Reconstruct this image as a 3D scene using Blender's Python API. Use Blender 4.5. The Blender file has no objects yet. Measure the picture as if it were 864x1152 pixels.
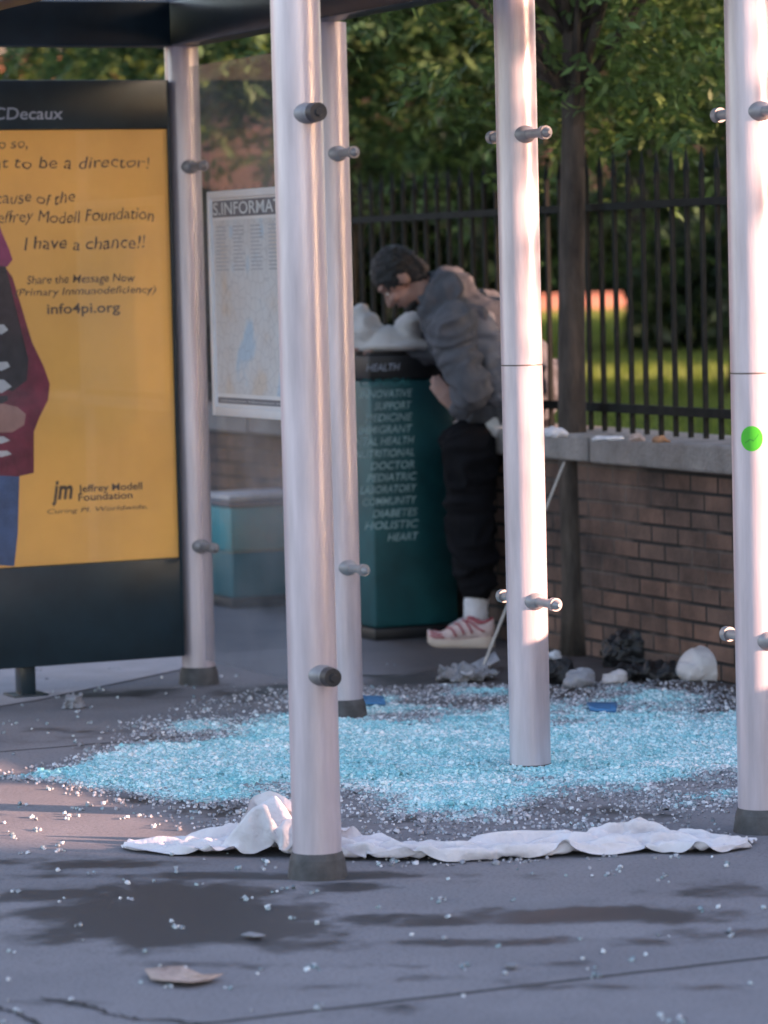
import bpy, bmesh, math, random
import numpy as np
from mathutils import Vector, Matrix, noise as mn

random.seed(7); RNG = np.random.default_rng(7)
scene = bpy.context.scene
COL = scene.collection
R = math.radians

# ------------------------------------------------------------------ the crumpled cloth: a real cloth simulation, run first while the scene is empty
CNX, CNY = 112, 36
def sim_cloth(L=2.05, Wd=.62, frames=52):
    V = []
    for i in range(CNX):
        for j in range(CNY):
            t = i/(CNX-1); x = (t-.5)*L
            wl = Wd*(.55+.45*min(1, (1-abs(2*t-1))/.22))*(1+.15*mn.noise(Vector((x*3, 2, 7))))*(1+.22*math.exp(-((x+.60)/.2)**2))
            y = (j/(CNY-1)-.5)*wl; x = x+.05*mn.noise(Vector((y*5, x*2, 3)))
            z = .06+.06*mn.noise(Vector((x*4, y*5, 1.)))+.02*mn.noise(Vector((x*11, y*11, 4)))+.13*math.exp(-((x+.60)/.16)**2)
            V.append((x, y, max(z, .012)))
    F = [(i*CNY+j, (i+1)*CNY+j, (i+1)*CNY+j+1, i*CNY+j+1) for i in range(CNX-1) for j in range(CNY-1)]
    me = bpy.data.meshes.new('sim'); me.from_pydata(V, [], F); o = bpy.data.objects.new('sim', me); COL.objects.link(o)
    md = o.modifiers.new('cloth', 'CLOTH'); s = md.settings; c = md.collision_settings
    s.quality = 5; s.mass = .15; s.tension_stiffness = 12; s.compression_stiffness = 12; s.shear_stiffness = 4; s.bending_stiffness = .06; s.air_damping = 2
    c.use_collision = True; c.distance_min = .006; c.use_self_collision = True; c.self_distance_min = .006; c.collision_quality = 2
    md.point_cache.frame_start = 1; md.point_cache.frame_end = frames+5
    cols = []
    def box(p, sz):
        m = bpy.data.meshes.new('sim_box'); h = [q/2 for q in sz]
        m.from_pydata([(a*h[0], b*h[1], d*h[2]) for a in (-1, 1) for b in (-1, 1) for d in (-1, 1)], [], [(0, 1, 3, 2), (4, 6, 7, 5), (0, 4, 5, 1), (2, 3, 7, 6), (0, 2, 6, 4), (1, 5, 7, 3)])
        b = bpy.data.objects.new('sim_box', m); COL.objects.link(b); b.location = p; b.modifiers.new('c', 'COLLISION')
        b.collision.thickness_outer = .004; b.collision.cloth_friction = 3; cols.append(b); return b
    box((0, 0, -.1), (4, 3, .2))
    for sy in (-1, 1):
        b = box((0, sy*(Wd*.85+.07), .25), (4, .08, .5))
        for f, y in ((1, Wd*.85+.07), (30, .185), (38, .6)):
            b.location = (0, sy*y, .25); b.keyframe_insert('location', frame=f)
    for f in range(1, frames+1): scene.frame_set(f)
    dg = bpy.context.evaluated_depsgraph_get(); ev = o.evaluated_get(dg).data
    out = np.array([v.co[:] for v in ev.vertices]).reshape(CNX, CNY, 3)
    for b in cols+[o]:
        m = b.data; bpy.data.objects.remove(b); bpy.data.meshes.remove(m)
    for ac in list(bpy.data.actions): bpy.data.actions.remove(ac)
    scene.frame_set(1); return out
FOLDS = sim_cloth()

# ------------------------------------------------------------------ camera model
FPX, CAMH = 4000.0, 1.6
TH, ROLL = math.atan(276/FPX), math.atan(.0245)
Fv = Vector((0, math.cos(TH), -math.sin(TH))); R0 = Vector((1, 0, 0)); U0 = Vector((0, math.sin(TH), math.cos(TH)))
Rv = math.cos(ROLL)*R0 - math.sin(ROLL)*U0; Uv = math.sin(ROLL)*R0 + math.cos(ROLL)*U0
CP = Vector((0, 0, CAMH))
def ray(x, y):
    x, y = float(x), float(y); return Fv + (x-432)/FPX*Rv - (y-576)/FPX*Uv
def gnd(x, y, z=0.0):
    d = ray(x, y); return CP + d*((z-CAMH)/d.z)
def at(x, y, Y):
    d = ray(x, y); return CP + d*(Y/d.y)
def onplane(x, y, o, n):
    d = ray(x, y); return CP + d*((o-CP).dot(n)/d.dot(n))
def proj(X, Y, Z):
    vx, vy, vz = X, Y, Z-CAMH
    f = vx*Fv.x+vy*Fv.y+vz*Fv.z
    return 432+FPX*(vx*Rv.x+vy*Rv.y+vz*Rv.z)/f, 576-FPX*(vx*Uv.x+vy*Uv.y+vz*Uv.z)/f

cam = bpy.data.cameras.new('camera'); cam_o = bpy.data.objects.new('camera', cam); COL.objects.link(cam_o)
cam.sensor_fit = 'HORIZONTAL'; cam.sensor_width = 36; cam.lens = FPX/864*36
cam.clip_start = .1; cam.clip_end = 1500
m = Matrix((Rv, Uv, -Fv)).transposed().to_4x4(); m.translation = CP
cam_o.matrix_world = m
cam.dof.use_dof = True; cam.dof.focus_distance = 10.6; cam.dof.aperture_fstop = 4.5
scene.camera = cam_o

# ------------------------------------------------------------------ axes of the street (A along the wall towards us, B from kerb to park)
P1 = gnd(224, 769); P5 = gnd(857, 935)
AX = (P5-P1).normalized(); BX = Vector((-AX.y, AX.x, 0)); ZX = Vector((0, 0, 1))
LEN = (P5-P1).length
P3 = gnd(388.5, 807); P4 = gnd(597, 866); P2 = gnd(357.5, 986)
ANG = math.atan2(BX.y, BX.x)           # local x of street-aligned things = BX, local y = -AX
YX = -AX
def loc(o, bx, yx, z=0): return o + BX*bx + YX*yx + ZX*z

# ------------------------------------------------------------------ tagging
def tag(o, label=None, cat=None, group=None, kind=None):
    if label: o['label'] = label
    if cat: o['category'] = cat
    if group: o['group'] = group
    if kind: o['kind'] = kind
    return o
def empty(name, p=(0, 0, 0), rz=0):
    o = bpy.data.objects.new(name, None); COL.objects.link(o)
    o.location = p; o.rotation_euler = (0, 0, rz); o.empty_display_size = .1
    return o
def obj(name, bm, mat, parent=None, smooth=False, world=False):
    """link one mesh; bm may be a bmesh or a mesh. world=True: coordinates are world, parent only translated/rotated"""
    if isinstance(bm, bmesh.types.BMesh):
        me = bpy.data.meshes.new(name); bm.to_mesh(me); bm.free()
    else: me = bm
    if world and parent is not None:
        me.transform(pmat(parent).inverted())
    if mat is not None:
        me.materials.clear(); me.materials.append(mat)
    if smooth is True: me.polygons.foreach_set('use_smooth', [True]*len(me.polygons))
    elif smooth:
        me.polygons.foreach_set('use_smooth', [True]*len(me.polygons))
        try: me.set_sharp_from_angle(angle=R(smooth))
        except Exception: pass
    o = bpy.data.objects.new(name, me); COL.objects.link(o)
    if parent is not None: o.parent = parent
    return o
def pmat(o):
    mm = Matrix.Translation(o.location) @ o.rotation_euler.to_matrix().to_4x4()
    return pmat(o.parent) @ mm if o.parent else mm

# ------------------------------------------------------------------ shapes
def bx(bm, c, s, M=None, bev=0.0):
    r = bmesh.ops.create_cube(bm, size=1.0)
    vs = r['verts']
    bmesh.ops.scale(bm, vec=s, verts=vs)
    if bev > 0:
        es = list({e for v in vs for e in v.link_edges})
        rr = bmesh.ops.bevel(bm, geom=es, offset=bev, segments=2, affect='EDGES', profile=.5)
        vs = list({v for v in rr['verts']} | {v for v in vs if v.is_valid})
    bmesh.ops.translate(bm, vec=c, verts=vs)
    if M is not None: bmesh.ops.transform(bm, matrix=M, verts=vs)
    return vs
def cyl(bm, p, q, r1, r2=None, n=16):
    p, q = Vector(p), Vector(q); d = q-p
    r2 = r1 if r2 is None else r2
    M = Matrix.Translation((p+q)/2) @ d.to_track_quat('Z', 'Y').to_matrix().to_4x4()
    return bmesh.ops.create_cone(bm, cap_ends=True, segments=n, radius1=max(r1, 1e-4), radius2=max(r2, 1e-4), depth=d.length, matrix=M)['verts']
def ball(bm, c, r, rot=None, n=12):
    if not hasattr(r, '__len__'): r = (r, r, r)
    M = Matrix.Translation(c) @ (rot.to_4x4() if rot is not None else Matrix()) @ Matrix.Diagonal((*r, 1))
    return bmesh.ops.create_uvsphere(bm, u_segments=n*2, v_segments=n, radius=1, matrix=M)['verts']
def cap(bm, p, q, r1, r2=None):
    r2 = r1 if r2 is None else r2
    cyl(bm, p, q, r1, r2, 18); ball(bm, Vector(p), r1, n=9); ball(bm, Vector(q), r2, n=9)
def chain(bm, pts):
    for (p, r), (q, s) in zip(pts, pts[1:]): cap(bm, p, q, r, s)
def tube(bm, pts, rad, n=8):
    """swept tube through pts with radius list"""
    pts = [Vector(p) for p in pts]; rings = []
    for i, p in enumerate(pts):
        t = (pts[min(i+1, len(pts)-1)]-pts[max(i-1, 0)]).normalized()
        u = t.orthogonal() if abs(t.z) < .9 else t.cross(Vector((0, 1, 0)))
        u = (Vector((1, 0, 0)) - t*t.x) if abs(t.x) < .9 else (Vector((0, 1, 0))-t*t.y)
        u.normalize(); w = t.cross(u)
        r = rad[i] if hasattr(rad, '__len__') else rad
        rings.append([bm.verts.new(p+(u*math.cos(k*2*math.pi/n)+w*math.sin(k*2*math.pi/n))*r) for k in range(n)])
    for a, b in zip(rings, rings[1:]):
        for k in range(n): bm.faces.new((a[k], a[(k+1) % n], b[(k+1) % n], b[k]))
    bm.faces.new(rings[0][::-1]); bm.faces.new(rings[-1])
def remesh(name, bm, voxel, smooth_it=6, wr=0.0, wf=6.0, post=None):
    me = bpy.data.meshes.new(name); bm.to_mesh(me); bm.free()
    o = bpy.data.objects.new('tmp', me); COL.objects.link(o)
    md = o.modifiers.new('r', 'REMESH'); md.mode = 'VOXEL'; md.voxel_size = voxel
    s = o.modifiers.new('s', 'SMOOTH'); s.factor = .5; s.iterations = smooth_it
    dg = bpy.context.evaluated_depsgraph_get(); dg.update()
    out = bpy.data.meshes.new_from_object(o.evaluated_get(dg)); out.name = name
    bpy.data.objects.remove(o); bpy.data.meshes.remove(me)
    if wr > 0:
        ns = [v.normal.copy() for v in out.vertices]
        for v, n in zip(out.vertices, ns):
            c = v.co
            q = Vector((c.x*wf, c.y*wf, c.z*wf*1.6)); q += mn.noise_vector(q*.6)*.9
            d = (1-abs(mn.noise(q)))**3*.9 + .35*mn.noise(q*2.3) - .45
            v.co = c+n*d*wr
    return out
def quadmesh(name, V, nq, mat_idx=None):
    """V: (nq*4,3) array of quads"""
    me = bpy.data.meshes.new(name)
    me.vertices.add(nq*4); me.vertices.foreach_set('co', np.asarray(V, np.float32).ravel())
    me.loops.add(nq*4); me.loops.foreach_set('vertex_index', np.arange(nq*4, dtype=np.int32))
    me.polygons.add(nq); me.polygons.foreach_set('loop_start', np.arange(0, nq*4, 4, dtype=np.int32))
    me.update(calc_edges=True); return me

# ------------------------------------------------------------------ materials
def newmat(name):
    mt = bpy.data.materials.new(name); mt.use_nodes = True
    nt = mt.node_tree; return mt, nt, nt.nodes['Principled BSDF']
def node(nt, t, **kw):
    n = nt.nodes.new(t)
    for k, v in kw.items():
        if k in n.inputs: n.inputs[k].default_value = v
        else: setattr(n, k, v)
    return n
def ramp(nt, fac, stops):
    r = nt.nodes.new('ShaderNodeValToRGB'); e = r.color_ramp.elements
    while len(e) < len(stops): e.new(.5)
    for i, (p, c) in enumerate(stops):
        e[i].position = p; e[i].color = (*c, 1) if len(c) == 3 else c
    nt.links.new(fac, r.inputs[0]); return r.outputs[0]
def M(name, c, rough=.6, metal=0.0, var=.15, scale=8.0, bump=0.0, bscale=40.0, spec=.5, stretch=None, island=0.0, coat=0.0):
    mt, nt, b = newmat(name)
    b.inputs['Roughness'].default_value = rough; b.inputs['Metallic'].default_value = metal
    b.inputs['Specular IOR Level'].default_value = spec; b.inputs['Coat Weight'].default_value = coat
    tc = node(nt, 'ShaderNodeTexCoord'); src = tc.outputs['Object']
    if stretch:
        mp = node(nt, 'ShaderNodeMapping'); mp.inputs['Scale'].default_value = stretch
        nt.links.new(src, mp.inputs[0]); src = mp.outputs[0]
    nz = node(nt, 'ShaderNodeTexNoise', Scale=scale, Detail=5.0, Roughness=.6); nt.links.new(src, nz.inputs['Vector'])
    lo = tuple(max(0, x*(1-var)) for x in c); hi = tuple(min(1, x*(1+var)) for x in c)
    colr = ramp(nt, nz.outputs['Fac'], [(.3, lo), (.7, hi)])
    if island > 0:
        g = node(nt, 'ShaderNodeNewGeometry'); h = node(nt, 'ShaderNodeHueSaturation')
        mr = node(nt, 'ShaderNodeMapRange'); mr.inputs['To Min'].default_value = 1-island; mr.inputs['To Max'].default_value = 1+island
        nt.links.new(g.outputs['Random Per Island'], mr.inputs[0]); nt.links.new(mr.outputs[0], h.inputs['Value'])
        nt.links.new(colr, h.inputs['Color']); colr = h.outputs[0]
    nt.links.new(colr, b.inputs['Base Color'])
    if bump > 0:
        n2 = node(nt, 'ShaderNodeTexNoise', Scale=bscale, Detail=4.0); nt.links.new(src, n2.inputs['Vector'])
        bp = node(nt, 'ShaderNodeBump', Strength=bump, Distance=.02); nt.links.new(n2.outputs['Fac'], bp.inputs['Height'])
        nt.links.new(bp.outputs[0], b.inputs['Normal'])
    return mt
def leafmat(name, c1, c2, trans=.35):
    mt, nt, b = newmat(name)
    g = node(nt, 'ShaderNodeNewGeometry'); col = ramp(nt, g.outputs['Random Per Island'], [(0, c1), (.75, c2), (1, tuple(min(1, x*1.5) for x in c2))])
    b.inputs['Roughness'].default_value = .5; b.inputs['Specular IOR Level'].default_value = .35
    nt.links.new(col, b.inputs['Base Color'])
    tr = node(nt, 'ShaderNodeBsdfTranslucent'); mx = node(nt, 'ShaderNodeMixShader'); mx.inputs[0].default_value = trans
    hs = node(nt, 'ShaderNodeHueSaturation', Saturation=1.15, Value=1.6); nt.links.new(col, hs.inputs['Color']); nt.links.new(hs.outputs[0], tr.inputs[0])
    nt.links.new(b.outputs[0], mx.inputs[1]); nt.links.new(tr.outputs[0], mx.inputs[2])
    nt.links.new(mx.outputs[0], nt.nodes['Material Output'].inputs[0]); return mt
def glassmat(name, tint=(.9, .93, .94), haze=.05, hazecol=(.5, .5, .52)):
    mt, nt, b = newmat(name); nt.nodes.remove(b)
    t = node(nt, 'ShaderNodeBsdfTransparent'); t.inputs[0].default_value = (*tint, 1)
    gl = node(nt, 'ShaderNodeBsdfGlossy', Roughness=.03); lw = node(nt, 'ShaderNodeLayerWeight'); pw = node(nt, 'ShaderNodeMath', operation='POWER'); pw.inputs[1].default_value = 5.0; nt.links.new(lw.outputs['Facing'], pw.inputs[0]); fr = node(nt, 'ShaderNodeMath', operation='MULTIPLY_ADD'); nt.links.new(pw.outputs[0], fr.inputs[0]); fr.inputs[1].default_value = .35; fr.inputs[2].default_value = .03
    d = node(nt, 'ShaderNodeBsdfDiffuse'); d.inputs[0].default_value = (*hazecol, 1)
    tc = node(nt, 'ShaderNodeTexCoord'); nz = node(nt, 'ShaderNodeTexNoise', Scale=2.2, Detail=5.0)
    nt.links.new(tc.outputs['Object'], nz.inputs['Vector'])
    mr = node(nt, 'ShaderNodeMapRange'); mr.inputs['From Min'].default_value = .35; mr.inputs['From Max'].default_value = .75
    mr.inputs['To Min'].default_value = haze*.3; mr.inputs['To Max'].default_value = haze*2
    nt.links.new(nz.outputs['Fac'], mr.inputs[0])
    m1 = node(nt, 'ShaderNodeMixShader'); m2 = node(nt, 'ShaderNodeMixShader')
    nt.links.new(mr.outputs[0], m1.inputs[0]); nt.links.new(t.outputs[0], m1.inputs[1]); nt.links.new(d.outputs[0], m1.inputs[2])
    nt.links.new(fr.outputs[0], m2.inputs[0]); nt.links.new(m1.outputs[0], m2.inputs[1]); nt.links.new(gl.outputs[0], m2.inputs[2])
    nt.links.new(m2.outputs[0], nt.nodes['Material Output'].inputs[0]); return mt

MT = dict(
    post=M('post_paint', (.56, .495, .545), .33, .34, .2, 3.0, .05, 30, stretch=(6, 6, .6)),
    cup=M('post_base_metal', (.07, .068, .072), .7, .1, .4, 20, .2),
    clamp=M('steel_fitting', (.30, .285, .295), .5, .4, .12, 20),
    seam=M('seam_gasket', (.16, .13, .125), .7), dark_cap=M('dark_bolt', (.05, .05, .055), .45, .5, .3, 30),
    navy=M('navy_enamel', (.012, .026, .036), .32, .0, .3, 5, .02, 20),
    trim=M('alu_trim', (.35, .36, .40), .4, .5, .1, 8),
    rooft=glassmat('roof_glass', (.55, .58, .62), .35, (.55, .53, .6)),
    pane=glassmat('pane_glass', (.86, .88, .9), .10, (.5, .48, .52)),
    cover=glassmat('cover_glass', (.97, .97, .97), .02),
    poster=M('poster_yellow', (.80, .43, .105), .55, 0, .13, 1.6, coat=.1),
    ink=M('poster_ink', (.13, .085, .05), .6, 0, .3, 30),
    red=M('print_red', (.22, .025, .05), .6, 0, .4, 14), magenta=M('print_magenta', (.30, .04, .13), .6, 0, .2, 14),
    hairp=M('print_hair', (.035, .025, .03), .6, 0, .5, 25), jeansp=M('print_denim', (.06, .11, .25), .6, 0, .3, 16),
    skinp=M('print_skin', (.45, .24, .20), .6, 0, .15, 14), whitep=M('print_white', (.6, .6, .62), .6, 0, .1, 14),
    greytext=M('grey_lettering', (.30, .34, .42), .5, 0, .1, 10),
    white_frame=M('white_plastic', (.70, .68, .70), .4, 0, .06, 6),
    header=M('grey_header', (.16, .16, .19), .5, 0, .1, 8),
    lightink=M('light_lettering', (.62, .64, .66), .5, 0, .1, 20),
    teal=M('teal_print', (.006, .075, .085), .45, 0, .35, 4.0),
    teal2=M('teal_plastic', (.03, .30, .34), .45, 0, .2, 4.0),
    teal3=M('deep_teal_plastic', (.012, .15, .18), .45, 0, .2, 4.0), blackp=M('black_plastic', (.012, .012, .014), .5, 0, .3, 10),
    tealtext=M('pale_teal_lettering', (.30, .44, .45), .5, 0, .3, 20),
    conc=M('coping_stone', (.27, .245, .235), .85, 0, .3, 6, .4, 60),
    iron=M('black_iron', (.017, .018, .017), .8, 0, .4, 20, .1, spec=.2),
    bark=M('bark', (.06, .046, .038), .95, 0, .7, 16, 1.0, 22, stretch=(1, 1, .25)),
    bark2=M('dark_bark', (.05, .042, .036), .9, 0, .5, 10, .8, 20, stretch=(1, 1, .25)),
    hoodie=M('grey_hoodie', (.085, .087, .102), .9, 0, .22, 14, .35, 260),
    shirt=M('white_shirt', (.55, .54, .55), .85, 0, .1, 14, .2, 90),
    trouser=M('black_trousers', (.006, .006, .008), .9, 0, .4, 10, .2, 120, spec=.15),
    skin=M('skin', (.29, .16, .125), .55, 0, .12, 18, .05, 200), hair=M('black_hair', (.008, .008, .009), .55, 0, .4, 60, .6, 160),
    eye=M('eye_white', (.6, .58, .55), .3, 0, .05, 10), lip=M('lips', (.25, .10, .09), .5, 0, .1, 20),
    sock=M('white_sock', (.68, .65, .68), .9, 0, .06, 30, .4, 300, stretch=(1, 1, .2)),
    sole=M('cream_sole', (.62, .50, .43), .6, 0, .08, 12), upper=M('shoe_mesh', (.58, .43, .41), .75, 0, .15, 60, .3, 300),
    shoered=M('shoe_red', (.36, .07, .09), .6, 0, .15, 30),
    cream=M('cream_cloth_bag', (.50, .47, .455), .9, 0, .12, 7, .3, 140),
    cloth=M('white_sheet', (.66, .63, .665), .9, 0, .10, 6, .45, 34),
    bagblack=M('black_bag_film', (.014, .014, .016), .5, 0, .4, 10, .25, 30),
    bagwhite=M('white_bag_film', (.58, .55, .56), .5, 0, .12, 10, .2, 40),
    baggrey=M('grey_bag_film', (.28, .28, .31), .35, 0, .25, 10, .3, 40),
    paper=M('litter_paper', (.62, .62, .66), .7, 0, .12, 20, .2, 60),
    greypaper=M('grey_paper', (.26, .26, .28), .8, 0, .3, 20, .3, 60),
    blue=M('blue_plastic', (.05, .20, .42), .4, 0, .15, 20),
    leaf_dry=M('dry_leaf', (.42, .31, .27), .8, 0, .25, 40, .3, 90), leaf_dry2=M('russet_leaf', (.33, .17, .09), .8, 0, .3, 40, .3, 90),
    green_sticker=M('green_sticker', (.05, .48, .02), .5, 0, .05, 20), sticker_ink=M('sticker_ink', (.03, .30, .02), .5, 0, .05, 20),
    strip=M('paving_lit_tone', (.40, .38, .41), .9, 0, .12, 5, .3, 60),
    leafA=leafmat('leaf_street_tree', (.06, .10, .035), (.13, .20, .07)),
    leafB=leafmat('leaf_park_tree', (.042, .078, .036), (.10, .165, .066)),
    leafC=leafmat('leaf_far_tree', (.045, .075, .03), (.125, .18, .05)),
    leafH=leafmat('leaf_hedge', (.014, .026, .013), (.032, .055, .02), .2),
    grass=leafmat('grass_blades', (.06, .095, .018), (.13, .18, .038), .35),
    lawn=M('lawn_soil', (.022, .032, .012), .95, 0, .4, 3, .5, 30),
    brickfar=M('far_brick', (.34, .15, .10), .85, 0, .2, 3), wind=M('window_glass', (.02, .025, .03), .12, 0, .1, 3),
    brickdark=M('brown_brick', (.10, .075, .06), .85, 0, .25, 3), stonefar=M('pale_lintel', (.4, .37, .33), .8, 0, .15, 3), pinkwall=M('pink_kerb_brick', (.55, .24, .18), .85, 0, .2, 5),
)
def glasscube_mat():
    mt, nt, b = newmat('broken_glass')
    g = node(nt, 'ShaderNodeNewGeometry')
    at_ = node(nt, 'ShaderNodeAttribute', attribute_name='dense')
    c1 = ramp(nt, g.outputs['Random Per Island'], [(0, (.24, .54, .60)), (.5, (.42, .74, .80)), (1, (.88, .97, .98))])
    c2 = ramp(nt, g.outputs['Random Per Island'], [(0, (.16, .165, .19)), (.7, (.36, .36, .40)), (1, (.75, .75, .80))])
    mx = node(nt, 'ShaderNodeMix', data_type='RGBA'); nt.links.new(at_.outputs['Fac'], mx.inputs[0])
    tc = node(nt, 'ShaderNodeTexCoord'); nz = node(nt, 'ShaderNodeTexNoise', Scale=3.2, Detail=4.0); nt.links.new(tc.outputs['Object'], nz.inputs['Vector'])
    tone = ramp(nt, nz.outputs['Fac'], [(.34, (.62, .92, .95)), (.5, (.95, .99, 1)), (.66, (1.3, 1.12, 1.1))])
    mm = node(nt, 'ShaderNodeMix', data_type='RGBA', blend_type='MULTIPLY'); mm.inputs[0].default_value = 1; nt.links.new(c1, mm.inputs[6]); nt.links.new(tone, mm.inputs[7]); c1 = mm.outputs[2]
    nt.links.new(c2, mx.inputs[6]); nt.links.new(c1, mx.inputs[7]); nt.links.new(mx.outputs[2], b.inputs['Base Color'])
    b.inputs['Roughness'].default_value = .12; b.inputs['Specular IOR Level'].default_value = .6
    return mt
MT['cube'] = glasscube_mat()

def street_coords(nt):
    """texture coordinates turned so that x runs along BX and y along AX (a real direction of the paving)"""
    tc = node(nt, 'ShaderNodeTexCoord'); mp = node(nt, 'ShaderNodeMapping', vector_type='POINT')
    mp.inputs['Rotation'].default_value = (0, 0, -ANG); nt.links.new(tc.outputs['Object'], mp.inputs[0]); return mp.outputs[0]
def pavement_mat(joint):
    mt, nt, b = newmat('sidewalk_concrete'); L = nt.links.new
    v = street_coords(nt)
    n1 = node(nt, 'ShaderNodeTexNoise', Scale=1.3, Detail=6.0, Roughness=.62); L(v, n1.inputs['Vector'])
    n2 = node(nt, 'ShaderNodeTexNoise', Scale=90.0, Detail=4.0, Roughness=.7); L(v, n2.inputs['Vector'])
    base = ramp(nt, n1.outputs['Fac'], [(.3, (.155, .150, .170)), (.7, (.235, .226, .248))])
    sp = ramp(nt, n2.outputs['Fac'], [(.3, (.45, .45, .45)), (.5, (1, 1, 1)), (.72, (1.0, 1.0, 1.0)), (.8, (1, 1, 1))])
    m0 = node(nt, 'ShaderNodeMix', data_type='RGBA', blend_type='MULTIPLY'); m0.inputs[0].default_value = .8
    L(base, m0.inputs[6]); L(sp, m0.inputs[7])
    # damp, dirty stains (attribute painted over the paving, broken by noise)
    st = node(nt, 'ShaderNodeAttribute', attribute_name='stain')
    n3 = node(nt, 'ShaderNodeTexNoise', Scale=5.0, Detail=5.0, Roughness=.65); L(v, n3.inputs['Vector'])
    ad = node(nt, 'ShaderNodeMath', operation='MULTIPLY_ADD'); L(n3.outputs['Fac'], ad.inputs[0]); ad.inputs[1].default_value = 1.35; L(st.outputs['Fac'], ad.inputs[2])
    sm = node(nt, 'ShaderNodeMapRange'); sm.interpolation_type = 'SMOOTHSTEP'
    sm.inputs['From Min'].default_value = .86; sm.inputs['From Max'].default_value = 1.2; L(ad.outputs[0], sm.inputs[0])
    m1 = node(nt, 'ShaderNodeMix', data_type='RGBA'); L(sm.outputs[0], m1.inputs[0]); L(m0.outputs[2], m1.inputs[6]); m1.inputs[7].default_value = (.034, .034, .039, 1)
    # brown earth towards the wall
    so = node(nt, 'ShaderNodeAttribute', attribute_name='soil')
    m2 = node(nt, 'ShaderNodeMix', data_type='RGBA'); L(so.outputs['Fac'], m2.inputs[0]); L(m1.outputs[2], m2.inputs[6])
    cs = ramp(nt, n3.outputs['Fac'], [(.3, (.032, .025, .025)), (.7, (.075, .053, .048))]); L(cs, m2.inputs[7])
    # joints
    sx = node(nt, 'ShaderNodeSeparateXYZ'); L(v, sx.inputs[0]); masks = []
    nj = node(nt, 'ShaderNodeTexNoise', Scale=7.0, Detail=3.0); L(v, nj.inputs['Vector'])
    for out, off, per in (('Y', joint[1], 4.4),):
        a = node(nt, 'ShaderNodeMath', operation='SUBTRACT'); L(sx.outputs[out], a.inputs[0]); a.inputs[1].default_value = off
        w = node(nt, 'ShaderNodeMath', operation='MULTIPLY_ADD'); L(nj.outputs['Fac'], w.inputs[0]); w.inputs[1].default_value = .02; L(a.outputs[0], w.inputs[2])
        p = node(nt, 'ShaderNodeMath', operation='PINGPONG'); L(w.outputs[0], p.inputs[0]); p.inputs[1].default_value = per/2
        k = node(nt, 'ShaderNodeMapRange'); k.inputs['From Min'].default_value = .006; k.inputs['From Max'].default_value = .016
        k.inputs['To Min'].default_value = 1; k.inputs['To Max'].default_value = 0; L(p.outputs[0], k.inputs[0]); masks.append(k.outputs[0])
    mm = node(nt, 'ShaderNodeMath', operation='MAXIMUM'); L(masks[0], mm.inputs[0]); mm.inputs[1].default_value = 0
    m3 = node(nt, 'ShaderNodeMix', data_type='RGBA'); L(mm.outputs[0], m3.inputs[0]); L(m2.outputs[2], m3.inputs[6]); m3.inputs[7].default_value = (.03, .03, .034, 1)
    L(m3.outputs[2], b.inputs['Base Color'])
    rr = node(nt, 'ShaderNodeMapRange'); rr.inputs['To Min'].default_value = .82; rr.inputs['To Max'].default_value = .5; L(sm.outputs[0], rr.inputs[0]); L(rr.outputs[0], b.inputs['Roughness'])
    bp = node(nt, 'ShaderNodeBump', Strength=.35, Distance=.006); L(n2.outputs['Fac'], bp.inputs['Height'])
    b2 = node(nt, 'ShaderNodeBump', Strength=.8, Distance=.01); b2.invert = True; L(mm.outputs[0], b2.inputs['Height']); L(bp.outputs[0], b2.inputs['Normal']); L(b2.outputs[0], b.inputs['Normal'])
    return mt
def poster_glow():
    b = MT['poster'].node_tree.nodes['Principled BSDF']; b.inputs['Emission Color'].default_value = (1, .44, .05, 1); b.inputs['Emission Strength'].default_value = .018
poster_glow()
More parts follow.
